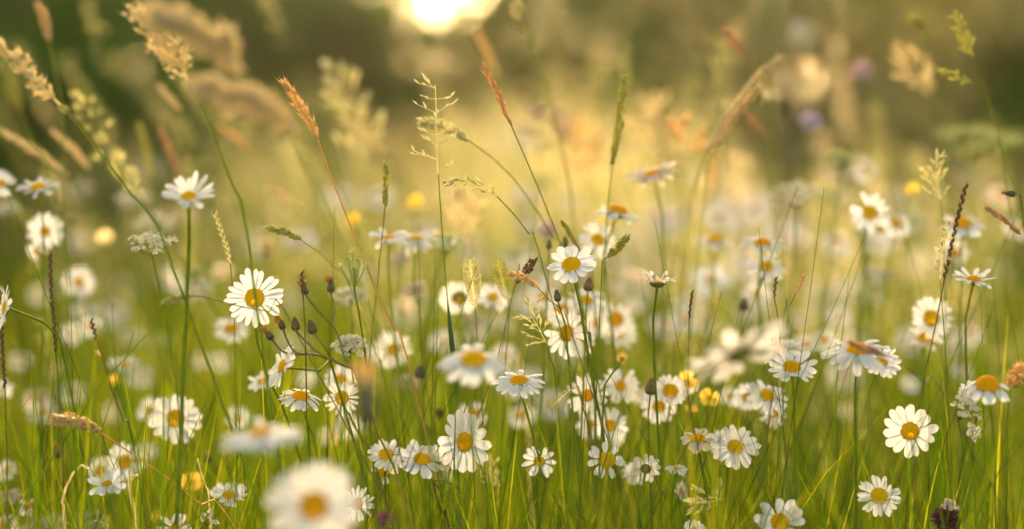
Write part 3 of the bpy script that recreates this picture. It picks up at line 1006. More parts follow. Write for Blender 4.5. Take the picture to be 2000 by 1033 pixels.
daisy(343, 815, 108, .20, .22, d=2.08, n=15, disc=.32, jit=.45, L='soft wide daisy behind the long golden stalk at left', S='the wide soft daisy')
daisy(292, 800, 54, -.1, .3, d=2.3, n=16, L='small blurred daisy touching the left of the wide soft daisy')
daisy(448, 963, 78, .15, .82, d=2.02, n=13, cup=10, curl=-8, disc=.34, jit=.5, L='daisy with spread thin petals left of the very big blurred daisy', S='the spread daisy')
daisy(340, 1030, 74, -.1, .72, d=1.93, n=12, cup=24, curl=-6, jit=.5, L='upturned daisy cut by the bottom edge, left of the spread daisy')
daisy(368, 381, 114, .0, .80, d=1.80, n=20, cup=30, curl=-12, disc=.28, dome=.5, jit=.2, thick=1.6, stem=[(369, 410), (369, 470), (366, 560)], L='upturned daisy with raised petals standing high against the dark trees at left', S='the high upturned daisy')
daisy(74, 362, 90, -.05, .92, d=2.14, n=18, cup=6, disc=.36, dome=.6, L='soft edge on daisy high at the left', S='the high edge on daisy')
daisy(2, 357, 62, .3, .5, d=2.2, n=18, L='soft daisy half cut by the left edge beside the high edge on daisy')
daisy(88, 452, 78, .1, .16, d=2.26, n=19, disc=.28, jit=.4, L='blurred face on daisy below the high edge on daisy', S='the blurred left daisy')
daisy(72, 492, 46, -.1, -.3, d=2.26, n=12, curl=-20, jit=.7, lost=.25, L='ragged hanging daisy petals under the blurred left daisy')
daisy(6, 600, 92, -.93, .10, d=1.90, n=20, cup=10, curl=-6, disc=.34, stem=[(45, 609), (78, 622), (106, 655), (130, 720)], L='daisy in pure side view facing out of the left edge', S='the left edge daisy')
daisy(155, 550, 66, .35, .15, d=2.42, n=18, L='blurred daisy between the left edge daisy and the big wide meadow')

# ------------------------------------------------------------------ softer daisies around them
for row in (
    # px, py, w, a, b, d
    (140, 650, 50, .3, .3, 2.5), (175, 636, 50, .4, .3, 2.45), (160, 607, 62, 0, .88, 2.8), (75, 572, 40, 0, .4, 3.2), (452, 638, 72, .1, .7, 2.25),
    (243, 708, 64, .1, .9, 2.35), (274, 732, 52, 0, .7, 2.7), (140, 760, 62, .1, .75, 2.5), (70, 775, 62, 0, .6, 2.6), (82, 800, 62, 0, .7, 2.5),
    (6, 757, 44, -.2, .4, 2.3), (222, 803, 46, 0, .3, 2.8), (465, 815, 52, .2, .3, 2.35), (12, 917, 46, -.4, .3, 2.2), (54, 988, 46, .85, .1, 2.1),
    (8, 1022, 60, 0, .7, 2.1), (677, 827, 58, 0, .3, 2.4), (768, 681, 80, .05, .15, 2.25), (925, 803, 70, .1, .72, 2.2), (1018, 806, 64, -.1, .7, 2.4),
    (758, 462, 92, -.05, .94, 2.1), (812, 463, 96, 0, .94, 2.2), (856, 458, 84, .1, .92, 2.25), (963, 578, 72, .1, .5, 2.2), (868, 664, 62, 0, .7, 2.6),
    (1168, 466, 84, .1, .5, 2.15), (1208, 406, 100, .25, .955, 2.12), (1272, 335, 112, -.28, .92, 2.2), (1062, 576, 62, .1, .7, 2.3), (1098, 604, 74, .1, .4, 2.2),
    (1146, 583, 76, .2, .7, 2.12), (1203, 620, 76, 0, .35, 2.2), (1211, 648, 76, .1, .4, 2.25), (1166, 629, 60, 0, .3, 2.3), (1397, 464, 86, .05, .95, 2.3),
    (1490, 470, 92, .05, .94, 2.12), (1497, 517, 80, .05, .76, 2.18), (1478, 572, 62, .1, .3, 2.5), (1610, 660, 54, 0, .6, 2.4), (1700, 415, 86, .0, .30, 2.2),
    (1752, 436, 66, .1, .6, 2.4), (1880, 432, 92, -.05, .88, 2.2), (1862, 492, 66, 0, .6, 2.4), (1903, 541, 88, .1, .9, 2.02), (1820, 620, 88, .05, .12, 2.14),
    (1808, 655, 78, 0, .75, 2.18), (1340, 620, 60, .0, .6, 2.7), (1375, 622, 56, .1, .5, 2.8), (700, 830, 40, .3, .3, 2.5), (735, 690, 44, .1, .4, 2.6),
    (430, 705, 44, .2, .5, 2.7), (435, 530, 44, .1, .4, 2.7), (330, 545, 50, .5, .3, 2.9), (985, 690, 56, .1, .7, 2.5), (1240, 600, 44, .1, .4, 2.6),
    (1690, 330, 62, .0, .6, 2.7), (1955, 380, 58, .1, .6, 2.8), (1630, 470, 52, .1, .6, 2.7), (1560, 470, 46, -.1, .6, 2.9), (1895, 650, 50, .1, .5, 2.6),
    (1720, 448, 50, .3, -.1, 2.3), (1985, 445, 56, .2, .6, 2.5), (1425, 770, 46, .1, .6, 2.3), (1250, 770, 40, .1, .4, 2.4), (600, 740, 40, -.1, .6, 2.5),
    (1075, 550, 46, .1, .7, 2.5), (1130, 640, 46, .3, .5, 2.4), (1180, 600, 44, .1, .6, 2.5), (930, 650, 46, 0, .7, 2.6), (640, 850, 36, .1, .4, 2.5),
    (870, 920, 40, .1, .4, 2.4), (1460, 610, 44, .1, .6, 2.8), (1560, 620, 44, .1, .6, 2.8), (1640, 615, 50, -.1, .6, 2.6), (1575, 668, 46, .1, .6, 2.4),
    (40, 700, 46, .1, .6, 2.7), (285, 880, 44, .1, .6, 2.5), (390, 700, 40, .1, .6, 2.8), (110, 720, 40, .1, .6, 2.8), (1700, 575, 50, .1, .7, 2.9),
    (1780, 750, 40, .1, .6, 2.6), (1655, 800, 36, .1, .6, 2.8), (1880, 720, 44, .2, .6, 2.6), (1240, 540, 50, .1, .7, 2.7), (790, 600, 50, .1, .7, 2.8),
):
    px, py, w, a, b, d = row
    daisy(px, py, w, a, b, d=d, jit=random.uniform(.2, .8), cup=random.uniform(-8, 22), curl=random.uniform(-46, -4), disc=random.uniform(.28, .42),
          dome=random.uniform(.35, .75), n=random.randint(12, 23), narrow=random.uniform(.7, 1.05), lost=random.choice((0, .03, .03, .2)), mat=random.choice(('petal',) * 7 + ('petal_old',)))
daisy(897, 578, 84, -.05, .55, True, d=2.22, n=18, cup=6, disc=.36, stem=[(906, 605), (920, 660), (932, 720)], L='soft daisy turned away showing its dark calyx, left of the two crested grass ears', S='the turned away dark calyx daisy')

# far faint daisies: nothing tells these apart
for k in range(110):
    d = random.uniform(2.9, 6.5)
    if k > 78:
        d = random.uniform(2.5, 3.8)
    px = random.choice((random.uniform(0, 2000), random.uniform(1000, 1950), random.uniform(1000, 1700)))
    z = random.uniform(.56, .78)
    py = 350 + (.80 - z) * FOC / d
    w = .044 * FOC / d
    daisy(px, py, w, random.uniform(-.25, .25), random.uniform(.62, .95), d=d, L='small far daisy melted to a pale smudge among the distant grasses')

# ------------------------------------------------------------------ umbels
umbel(295, 470, 96, d=2.02, b=.9, count=11, nfl=26, stem=[(300, 500), (312, 560), (330, 640)], L='cream umbel of rounded clusters below the high upturned daisy', S='the rounded cream umbel', lump=1.1)
umbel(305, 430, 84, d=2.5, b=.8, count=18, L='blurred white umbel just above the rounded cream umbel')
umbel(12, 404, 56, d=2.5, b=.88, L='blurred cream umbel at the left edge beside the blurred left daisy')
umbel(682, 666, 72, d=1.97, b=.80, count=20, nfl=26, bulge=.5, stem=[(685, 690), (690, 740), (700, 820)], L='crisp domed cream umbel right of the hawkbit buds', S='the crisp domed umbel')
umbel(684, 570, 72, d=2.14, b=.84, count=18, bulge=.4, L='soft cream umbel behind the young green umbel', S='the soft umbel')
umbel(690, 512, 78, d=1.95, b=.85, count=7, mat='creamgreen', nfl=12, bulge=-.2, hub=1.5, lump=.55, stem=[(697, 580), (706, 640), (716, 720)], L='young open green umbel on a bright green stem above the soft cream umbel', S='the young green umbel')
umbel(870, 470, 76, d=2.18, b=.88, count=12, mat='creamgreen', hub=.9, stem=[(848, 520), (838, 620)], L='blurred yellow green umbel at the right end of the row of edge on daisies')
umbel(782, 502, 52, d=2.35, b=.86, count=14, mat='creampink', L='blurred pinkish umbel below the row of edge on daisies', S='the pinkish umbel')
umbel(806, 560, 58, d=2.22, b=.78, a=-.3, count=14, mat='creampink', bulge=.5, L='pinkish domed umbel below right of the small pinkish umbel')
umbel(800, 742, 62, d=2.3, b=.86, count=14, mat='creampink', L='dull pinkish umbel under the dark brown bud left of centre')
umbel(1557, 372, 108, d=2.25, b=.86, count=18, L='blurred cream umbel at upper right of centre', S='the upper cream umbel')
umbel(1640, 305, 86, d=2.4, b=.86, count=14, mat='creamgreen', L='blurred yellow green umbel above right of the upper cream umbel')
umbel(1710, 532, 76, d=2.45, b=.88, count=18, L='blurred cream umbel below the face on daisy at right')
umbel(1690, 575, 70, d=2.8, b=.9, count=16, mat='creamgreen', L='very blurred greenish umbel just under the right hand cream umbel')
umbel(1905, 262, 170, d=2.6, b=.92, count=24, mat='creamgreen', nfl=22, fl=.003, L='wide blurred greenish umbel high at the right edge', S='the wide greenish umbel')
umbel(1985, 268, 110, d=3.1, b=.92, count=20, mat='creamgreen', fl=.003, L='blurred greenish umbel cut by the right edge beside the wide greenish umbel')
umbel(1890, 790, 74, d=1.92, b=.72, a=.35, count=13, nfl=14, hub=1.1, mat='cream', lump=.9, stem=[(1882, 830), (1880, 900), (1868, 1000)], L='crisp loose cream umbel below the old domed daisy', S='the crisp loose umbel')
umbel(1903, 842, 42, d=1.92, b=.4, a=.5, count=9, nfl=12, hub=1.0, lump=.8, stem=[(1888, 856), (1882, 900), (1872, 1000)], L='small cream umbel hanging just under the crisp loose umbel')
umbel(1855, 985, 34, d=1.9, b=.8, count=7, nfl=12, mat='creampink', L='tiny pale umbel above the plum red clover head')
umbel(88, 1022, 98, d=2.2, b=.9, count=20, L='wide soft cream umbel at the bottom left corner', S='the corner umbel')
umbel(185, 1028, 62, d=1.93, b=.88, count=14, nfl=20, mat='creamgreen', L='crisp greenish umbel cut by the bottom edge right of the corner umbel')
umbel(176, 1008, 58, d=2.3, b=.9, count=14, L='soft cream umbel behind the crisp greenish umbel')
umbel(20, 966, 50, d=2.1, b=.9, count=12, mat='creampink', L='dull pale umbel near the left edge above the corner umbel')
umbel(408, 1008, 44, d=1.93, b=.6, a=.4, count=6, nfl=8, hub=1.3, lump=.6, L='tiny cream sprig beside the upturned daisy cut by the bottom edge')
umbel(258, 655, 60, d=2.8, b=.88, mat='cream', L='faint cream umbel between the far left daisies and the arched grass', S='the faint left umbel')
umbel(312, 662, 66, d=2.9, b=.88, mat='creamgreen', L='faint greenish umbel right of the faint left umbel')
umbel(375, 532, 56, d=2.3, b=.86, mat='creamgreen', count=12, L='blurred yellow green umbel below the stem of the high upturned daisy')
umbel(1000, 490, 60, d=2.7, b=.86, mat='creamgreen', L='faint greenish umbel left of the central tilted daisy')
umbel(930, 620, 56, d=2.5, b=.86, mat='creampink', L='faint pinkish umbel below the turned away dark calyx daisy')
umbel(1420, 545, 50, d=2.9, b=.86, mat='cream', L='faint cream umbel right of the lone upturned daisy')
umbel(1010, 270, 90, d=4.5, b=.7, mat='cream', nfl=26, fl=.005, lean=0, L='far pale umbel dissolved to a bluish white patch behind the drooping oat grass')
umbel(1560, 60, 56, d=4.2, b=.6, mat='cream', nfl=26, fl=.005, lean=0, L='far pale umbel dissolved to a grey patch near the top right')

for k in range(48):
    d = random.uniform(2.5, 4.8)
    px = random.choice((random.uniform(950, 1990), random.uniform(0, 2000)))
    py = 350 + (.80 - random.uniform(.62, .82)) * FOC / d
    umbel(px, py, .040 * FOC / d * random.uniform(.8, 1.3), d=d, b=.88, count=12, nfl=12, fl=.0034, mat=random.choice(('cream', 'cream', 'creamgreen', 'creampink')), L='far cream umbel melted to a pale flat patch among the distant grasses')

# ------------------------------------------------------------------ yellow flowers
buttercup(1385, 776, 38, d=2.06, b=.35, n=5, L='bright yellow buttercup, the larger one right of the broad disc daisy', S='the bright buttercup')
buttercup(1342, 744, 40, d=2.08, b=.5, L='yellow buttercup tucked above the broad disc daisy', S='the tucked buttercup')
buttercup(1350, 800, 26, d=2.06, b=.8, L='small flat buttercup below left of the bright buttercup')
buttercup(812, 396, 30, d=2.5, b=.4, L='blurred yellow buttercup left of the tall open oat grass')
buttercup(690, 430, 24, d=2.5, b=.3, L='blurred yellow buttercup beside the orange grass stem')
buttercup(1782, 372, 26, d=2.4, b=.4, mat='yellow', L='blurred orange yellow flower left of the sparkling pale panicle')
buttercup(206, 464, 28, d=2.6, b=.3, mat='gold', L='blurred orange flower left of the rounded cream umbel')
buttercup(375, 942, 42, d=2.12, b=.65, n=13, mat='yellow', L='yellow hawkbit flower where the long golden stalk ends', S='the yellow hawkbit')
buttercup(224, 742, 20, d=2.3, b=.4, L='small yellow buttercup under the blurred daisy at middle left')
buttercup(308, 1010, 24, d=2.3, b=.6, L='pale yellow buttercup near the bottom left umbels')
buttercup(1575, 130, 20, d=3.2, b=.2, mat='red', L='blurred orange flower near the top right beside the yellow blade', lean=0)
buttercup(1400, 440, 20, d=3.0, b=.4, L='tiny blurred yellow flower above the edge on daisy right of centre')
buttercup(1215, 700, 22, d=2.2, b=.5, L='small yellow flower above the narrow petalled face on daisy')
buttercup(664, 858, 22, d=2.6, b=.5, L='blurred yellow flower above the very big blurred daisy')

# ------------------------------------------------------------------ pink flower heads
ball_flower(752, 1016, 40, 'magenta', d=1.95, L='magenta clover head at the bottom edge, right of the spidery daisy')
ball_flower(1846, 1014, 60, 'plum', d=1.92, count=150, tall=1.1, L='plum red faded clover head at the bottom right')
ball_flower(1684, 143, 46, 'pink', d=2.7, name='knapweed', cat='knapweed', b=.7, stem=[(1720, 200), (1790, 290), (1830, 340)], L='blurred pink knapweed high on a long slanting stem', S='the pink knapweed')
ball_flower(1582, 243, 44, 'lilac', d=2.7, name='knapweed', cat='knapweed', L='blurred lilac knapweed below left of the pink one')
ball_flower(1070, 452, 40, 'pink', d=2.6, name='knapweed', cat='knapweed', L='blurred pink knapweed behind the central tilted daisy')
ball_flower(858, 808, 22, 'plum', d=2.2, L='dark plum clover head left of the large right turned daisy', name='clover')
ball_flower(830, 842, 24, 'plum', d=2.3, L='dim plum clover head above the drooping front daisy')

# ------------------------------------------------------------------ hawkbit buds
def hawkbit():
    d = 1.92
    base = to_ground([P(690, 720, d), P(714, 775, d), P(740, 850, d)])[-1]
    root = thing('hawkbit_plant', base, 'hawkbit', 600, 620, d, '', 'branching hawkbit with brown closed buds and withered orange flower tips, right of the crisp daisy', 'the brown hawkbit buds', 'closed and withered flower buds')
    st = MB()
    lines = (
        [(690, 720), (714, 775), (740, 850), (775, 930)],
        [(597, 574), (620, 605), (648, 632), (664, 664), (672, 695), (690, 720)],
        [(646, 570), (653, 598), (652, 615), (648, 632)],
        [(578, 644), (594, 662), (625, 690), (660, 708), (690, 720)],
        [(613, 650), (632, 674), (650, 700), (672, 712)],
        [(553, 642), (562, 665), (580, 688), (625, 692)],
        [(532, 662), (548, 682), (572, 692), (610, 690), (640, 700)],
    )
    for k, ln in enumerate(lines):
        W = [P(x, y, d + (.012 if k else 0) * math.sin(k + i * .8)) for i, (x, y) in enumerate(ln)]
        if k == 0:
            W = to_ground(W)
        st.tube(spline(W, 24), .0008 if k else np.linspace(.001, .0014, 24), 6)
    st.build('stem', 'brownstem', root, base)
    for (x, y), (dx, dy), L_, w_, tp in (
        ((597, 574), (-.25, -1), 24, 15, (-14, -36)), ((646, 570), (.0, -1), 26, 16, (-8, -26)), ((578, 644), (-.1, -1), 26, 18, None), ((613, 650), (-.35, -1), 28, 19, None),
        ((553, 642), (-.3, -1), 22, 14, (-14, -8)), ((532, 662), (-.75, -1), 24, 15, (-22, -12))):
        k = d / FOC
        dv = unit(dx * RGT - dy * UPV + .15 * FWD)
        b0 = P(x, y, d)
        mb = MB(); bud_mesh(mb, b0, dv, L_ * k, w_ * k)
        bud = mb.build('bud', 'bud', root, base)
        if tp:
            m = 26
            q = b0 + dv * L_ * k * .8
            tip = q + unit(tp[0] * RGT - tp[1] * UPV) * .003
            dirs = unit(tip - q)[None] + rng.normal(size=(m, 3)) * .5
            MB().stamp(*SEED, np.repeat(q[None], m, 0) + rng.normal(size=(m, 3)) * .0009, dirs, .006, .0013).build('withered_florets', 'orange', bud, base)


hawkbit()
bud_stem(718, 830, 1.42, 100, 34, (-.05, -1), 'gold', 'bud', L='dark blurred closed bud near the camera, above the very big blurred daisy', S='the dark near bud')
bud_stem(820, 738, 2.15, 26, 24, (0, -1), None, 'bud', L='round dark brown bud over the dull pinkish umbel')
bud_stem(113, 893, 2.1, 24, 14, (-.1, -1), 'orange', 'bud', L='dark bud with orange tip, left of the soft daisies at lower left')
bud_stem(408, 902, 2.12, 18, 14, (-.2, -1), 'orange', 'bud', L='small orange tipped bud above the yellow hawkbit')
bud_stem(1983, 380, 2.0, 22, 14, (-1, -.1), 'orange', 'bud', stem=[(1990, 395), (2000, 440)], L='nodding dark bud with an orange tip at the right edge')
bud_stem(1090, 588, 1.97, 24, 15, (-.15, -1), None, 'bud', stem=[(1100, 625), (1110, 700)], L='brown bud standing under the central tilted daisy', S='the brown bud')
bud_stem(1148, 568, 2.0, 28, 19, (.1, -1), None, 'brown', L='fluffy brown bud right of the stem of the central tilted daisy')
bud_stem(1072, 488, 2.08, 20, 12, (.05, -1), 'creampink', 'bud', L='dark bud with a pale tip in front of the pink knapweed')
bud_stem(1104, 484, 2.1, 22, 13, (.0, -1), None, 'bud', L='dark bud just above the central tilted daisy')
bud_stem(1452, 606, 2.2, 26, 20, (.1, -1), None, 'bud', L='blurred brown bud left of the flat daisy right of centre')
bud_stem(1270, 770, 2.0, 34, 24, (.1, -1), None, 'brown', L='ragged brown seed head left of the broad disc daisy')
bud_stem(1200, 722, 1.94, 26, 8, (.7, -1), 'orange', 'stem', L='slim green bud with a bright orange tip above the soft face on daisy')
# ------------------------------------------------------------------ grass stalks that the photograph shows one by one
stalk([(552, 157), (574, 190), (598, 226), (619, 264), (641, 330), (668, 400), (700, 480), (735, 565), (772, 650), (800, 720)], 1.92, 3, 'spike', 'gold', 'goldstem', 1.25, 'glowing golden grass head on an orange stem, upper left of centre', 'the orange grass head', width=24, count=190, slen=.0085, ang=.36, lobes=.6, thin=.17)
stalk([(850, 166), (852, 220), (853, 290), (856, 340), (862, 430), (870, 540), (879, 640), (886, 730)], 1.94, 3, 'panicle', 'pale', 'stem', .9, 'tall open grass panicle with wide tiny branches on a bright green stem', 'the tall open panicle', width=44, nodes=8, per=2, slen=.0062, seeds=2, up=.35, tip=.7, sheath=(874, 585, 893, 770))
stalk([(819, 237), (840, 240), (872, 250), (910, 272), (985, 330), (1040, 400), (1085, 475), (1110, 540)], 2.02, 3, 'spike', 'pale', 'stem', .9, 'arching soft grass head crossing the tall open panicle', 'the arching soft head', width=24, count=190, slen=.007, ang=.35)
stalk([(942, 124), (956, 152), (976, 195), (996, 240), (1022, 300), (1052, 370), (1082, 445), (1112, 520), (1140, 610)], 1.94, 3, 'spike', 'red', 'stem', .9, 'reddish slim grass head leaning left of the sun gap, upper centre', 'the reddish slim head', width=17, count=80, slen=.0095, ang=.22, thin=.16, lobes=.6)
stalk([(868, 356), (900, 353), (938, 364), (970, 384), (1000, 415), (1032, 456), (1060, 520)], 1.93, 3, 'panicle', 'pale', 'stem', .9, 'nodding pale green grass head below the arching soft head', 'the nodding green head', width=18, nodes=12, per=2, slen=.0075, seeds=2, up=1.3, thin=.22, tmpl=AWN)
stalk([(752, 318), (753, 350), (752, 402), (748, 450), (742, 500), (735, 580), (722, 700)], 1.96, 2, 'spike', 'green', 'brownstem', .8, 'short narrow green head on a thin stem right of the orange stem', 'the short narrow head', width=13, count=90, slen=.006, ang=.25)
stalk([(1220, 147), (1214, 200), (1206, 265), (1196, 320), (1186, 420), (1180, 520), (1174, 640)], 2.05, 3, 'spike', 'green', 'stem', 1.0, 'upright cylindrical green timothy spike right of centre', 'the timothy spike', width=17, count=420, slen=.0042, ang=.55, thin=.42)
stalk([(1522, 112), (1492, 140), (1452, 185), (1418, 235), (1384, 292), (1355, 370), (1340, 470)], 2.2, 4, 'spike', 'tan', 'stem', 1.0, 'blurred tan grass head leaning right, upper right of centre', 'the right leaning tan head', width=10, count=200, slen=.009, ang=.25)
stalk([(1487, 172), (1460, 200), (1428, 240), (1400, 285), (1390, 320), (1375, 400)], 2.16, 3, 'spike', 'gold', 'stem', 1.0, 'blurred golden grass head under the right leaning tan head', None, width=11, count=180, slen=.009, ang=.3, lobes=.4)
stalk([(1004, 4), (1016, 34), (1030, 70), (1055, 130), (1082, 220), (1105, 330), (1120, 430)], 2.25, 1, 'spike', 'pale', 'stem', 1.5, 'blurred green stalk entering at the top edge right of the sun gap', None, width=24, count=80, slen=.008)
stalk([(421, 420), (430, 450), (441, 480), (450, 515), (454, 560), (458, 640)], 1.94, 3, 'rye', 'pale', 'stem', .8, 'whitish slim grass ear above the crisp daisy by the buds', 'the whitish ear', count=16, slen=.0085)
stalk([(918, 508), (923, 550), (928, 600), (930, 622), (934, 690), (940, 760)], 1.96, 2, 'comb', 'pale', 'stem', .9, 'crested grass ear with chevron seeds, left one of the pair', 'the left crested ear', width=34, rows=17)
stalk([(972, 508), (982, 548), (992, 588), (994, 605), (990, 680), (984, 780)], 1.99, 2, 'comb', 'green', 'stem', .9, 'crested grass ear with chevron seeds, right one of the pair', 'the right crested ear', width=30, rows=15)
stalk([(992, 532), (1018, 540), (1046, 556), (1068, 580), (1092, 606), (1120, 660)], 1.93, 2, 'spike', 'gold', 'brownstem', .8, 'small brown nodding head left of the brown bud', None, width=12, count=60, slen=.008, ang=.4, lobes=.5)
stalk([(1048, 505), (1030, 525), (1012, 548), (1000, 580)], 1.95, 2, 'spike', 'brown', 'brownstem', .7, 'thin brown ear rising beside the small brown nodding head', None, width=12, count=40, slen=.008)
stalk([(1228, 460), (1210, 480), (1189, 500), (1178, 520), (1172, 600)], 1.93, 2, 'spike', 'green', 'stem', .8, 'short pointed green ear leaning right above the central tilted daisy', 'the pointed green ear', width=15, count=80, slen=.0075, ang=.2)
stalk([(1096, 430), (1112, 455), (1130, 485), (1150, 520), (1162, 600)], 2.03, 2, 'spike', 'green', 'stem', .8, 'blurred greenish ear pressed against the daisy behind the central cluster', None, width=9, count=90, slen=.0075, ang=.22, thin=.2)
stalk([(1886, 366), (1872, 420), (1856, 490), (1844, 545), (1836, 590), (1818, 680), (1800, 790)], 1.94, 3, 'rye', 'brown', 'brownstem', .95, 'dark slender rye ear crossing the daisies on the right', 'the dark rye ear', count=24, slen=.010, ang=.12)
stalk([(1832, 308), (1828, 345), (1836, 390), (1842, 450), (1846, 560), (1848, 700)], 2.06, 2, 'panicle', 'pale', 'stem', .8, 'sparkling pale panicle left of the dark rye ear', 'the sparkling pale panicle', width=32, nodes=9, per=3, slen=.006, seeds=2, up=.8)
stalk([(1852, 440), (1842, 490), (1836, 545), (1842, 620), (1850, 760)], 1.95, 2, 'panicle', 'pale', 'stem', .8, 'fine pale panicle twined behind the dark rye ear', None, width=16, nodes=9, per=2, slen=.0055, seeds=2, up=.8)
stalk([(-6, 84), (30, 115), (70, 158), (118, 206), (162, 256), (225, 340), (278, 412), (330, 500)], 1.78, 3, 'plume', 'tan', 'stem', 1.7, 'arching tufted grass head at the upper left edge on a thick green stem', 'the upper left tufted head', width=36, tufts=26, per=16, slen=.0062)
stalk([(278, 32), (310, 72), (338, 108), (366, 156), (392, 205), (430, 300), (464, 395), (488, 500)], 1.76, 3, 'plume', 'tan', 'stem', 1.8, 'thick tan cocksfoot head over a green stem, upper left', 'the cocksfoot head', width=58, tufts=34, per=20, slen=.006)
stalk([(318, 36), (390, 66), (440, 96), (478, 138), (505, 190), (545, 250), (600, 330)], 1.50, 3, 'plume', 'tan', 'stem', 1.6, 'big blurred tan plume near the camera, right of the cocksfoot head', 'the big tan plume', width=70, tufts=46, per=24, slen=.0075)
stalk([(398, 170), (460, 196), (520, 212), (580, 255), (625, 300), (680, 400)], 1.50, 3, 'plume', 'tan', 'stem', 1.6, 'second blurred tan plume near the camera, just below the big tan plume', 'the lower tan plume', width=56, tufts=40, per=22, slen=.0075)
stalk([(72, 8), (84, 32), (94, 74), (104, 120), (116, 190), (124, 300)], 2.25, 2, 'spike', 'gold', 'stem', 1.6, 'small golden blurred head at the top left corner', None, width=13, count=120, slen=.009)
stalk([(650, 130), (676, 178), (700, 232), (716, 300), (722, 380), (730, 520)], 2.55, 3, 'panicle', 'pale', 'stem', 1.0, 'blurred glittering panicle of round light spots, right of the orange grass head', 'the glittering panicle', width=58, nodes=9, per=3, slen=.010, seeds=2, up=.7, thin=.5)
stalk([(700, 240), (735, 285), (760, 310), (790, 380), (820, 480)], 2.6, 2, 'spike', 'tan', 'stem', 1.0, 'blurred tan tuft under the glittering panicle', None, width=18, count=160, slen=.0075, ang=.22, thin=.2, lobes=.6)
stalk([(1866, 34), (1882, 70), (1903, 112), (1924, 185), (1942, 240), (1960, 330)], 2.12, 2, 'panicle', 'green', 'stem', 1.0, 'soft tufted head near the top right corner', 'the top right tufted head', width=20, nodes=8, per=3, slen=.006, seeds=2, up=1.0, thin=.34)
stalk([(1842, 142), (1868, 152), (1898, 162), (1922, 182), (1946, 250)], 2.1, 2, 'panicle', 'green', 'stem', .8, 'small nodding side head below the top right tufted head', None, width=16, nodes=7, per=2, slen=.006, seeds=2, up=1.2, thin=.34)
stalk([(1416, 58), (1434, 80), (1452, 102), (1470, 150), (1490, 260)], 2.25, 2, 'spike', 'red', 'stem', .6, 'small reddish tip blurred in front of the dark tree, upper right', 'the small red grass tip', width=18, count=60, slen=.010)
stalk([(1782, 36), (1800, 52), (1820, 100), (1840, 220), (1850, 340)], 2.35, 1, 'spike', 'green', 'stem', 1.0, 'pale blurred tip left of the top right tufted head', None, width=22, count=60, slen=.011)
stalk([(1656, 666), (1690, 680), (1726, 692), (1752, 700), (1780, 722), (1818, 756), (1856, 796)], 1.80, 2, 'spike', 'red', 'brownstem', .7, 'rust red grass head lying across the wide drooping daisy', 'the rust red head', width=12, count=80, slen=.0085, ang=.2, thin=.2)
stalk([(1996, 716), (1986, 732), (1974, 750), (1970, 790), (1966, 900)], 1.85, 2, 'spike', 'gold', 'stem', .8, 'fluffy tan head at the right edge beside the old domed daisy', None, width=32, count=130, slen=.007, ang=.6)
stalk([(520, 447), (550, 452), (582, 466), (612, 486), (650, 520), (700, 600)], 1.99, 2, 'spike', 'green', 'stem', .8, 'thin arching greenish ear below the tan plumes', 'the thin arching ear', width=15, count=90, slen=.008, ang=.2)
stalk([(318, 590), (345, 581), (372, 577), (405, 580), (440, 590), (480, 600), (540, 612), (580, 650)], 1.84, 2, 'spike', 'green', 'brownstem', .8, 'arched thin ear left of the crisp daisy by the buds, bent over sideways', None, width=12, count=60, slen=.008, ang=.15)
stalk([(1040, 588), (1036, 610), (1052, 640), (1066, 668), (1080, 720), (1090, 800)], 1.93, 3, 'panicle', 'pale', 'stem', .8, 'little open green panicle left of the oval disc daisy', 'the little open panicle', width=44, nodes=6, per=3, slen=.0055, seeds=2, up=.6)
stalk([(1358, 985), (1385, 970), (1408, 975), (1398, 1000), (1400, 1040)], 1.94, 2, 'panicle', 'pale', 'brownstem', .8, 'spiky straw panicle near the bottom, across the stem of the faded pinkish daisy', None, width=40, nodes=6, per=2, slen=.008, seeds=2, up=.5)
stalk([(1078, 794), (1094, 778), (1114, 760), (1126, 745), (1140, 790), (1150, 860)], 1.94, 2, 'comb', 'pale', 'brownstem', .7, 'small pale comb ear left of the narrow petalled face on daisy', None, width=20, rows=11)
stalk([(98, 498), (100, 560), (106, 640), (110, 690), (114, 760), (120, 850), (124, 960)], 1.92, 3, 'rye', 'brown', 'brownstem', .9, 'dark rye ear standing upright near the left edge', 'the dark left rye ear', count=26, slen=.009, ang=.10)
stalk([(178, 624), (190, 665), (205, 712), (222, 770), (245, 830), (262, 880)], 1.97, 1, 'rye', 'brown', 'brownstem', 1.0, 'dark bare stem leaning right of the dark left rye ear', None, count=8, slen=.007)
stalk([(4, 640), (6, 700), (10, 760), (12, 850), (14, 960)], 1.95, 2, 'rye', 'brown', 'brownstem', 1.0, 'dark thin ear against the left edge below the left edge daisy', None, count=18, slen=.009, ang=.1)
stalk([(590, 530), (592, 575), (596, 650), (598, 740), (600, 830), (606, 920)], 1.90, 1, 'rye', 'brown', 'brownstem', 1.0, 'brown upright stem passing through the hawkbit buds', None, count=8, slen=.007)
stalk([(100, 818), (130, 818), (162, 826), (190, 838), (235, 870), (285, 903), (340, 942), (400, 990), (460, 1033)], 1.86, 3, 'spike', 'gold', 'goldstem', 1.15, 'long golden stalk slanting across the lower left with its head at the upper end', 'the long golden stalk', width=22, count=190, slen=.008, ang=.3)
stalk([(1352, 568), (1349, 594), (1346, 622), (1345, 700), (1344, 800)], 1.95, 2, 'rye', 'brown', 'brownstem', .6, 'dashed thin dark ear right of the lone upturned daisy', None, count=9, slen=.006, ang=.08)
stalk([(1516, 540), (1512, 580), (1520, 620), (1524, 680), (1530, 800)], 1.96, 1, 'rye', 'brown', 'brownstem', .8, 'thin dark stem behind the flat daisy right of centre', None, count=7, slen=.006)
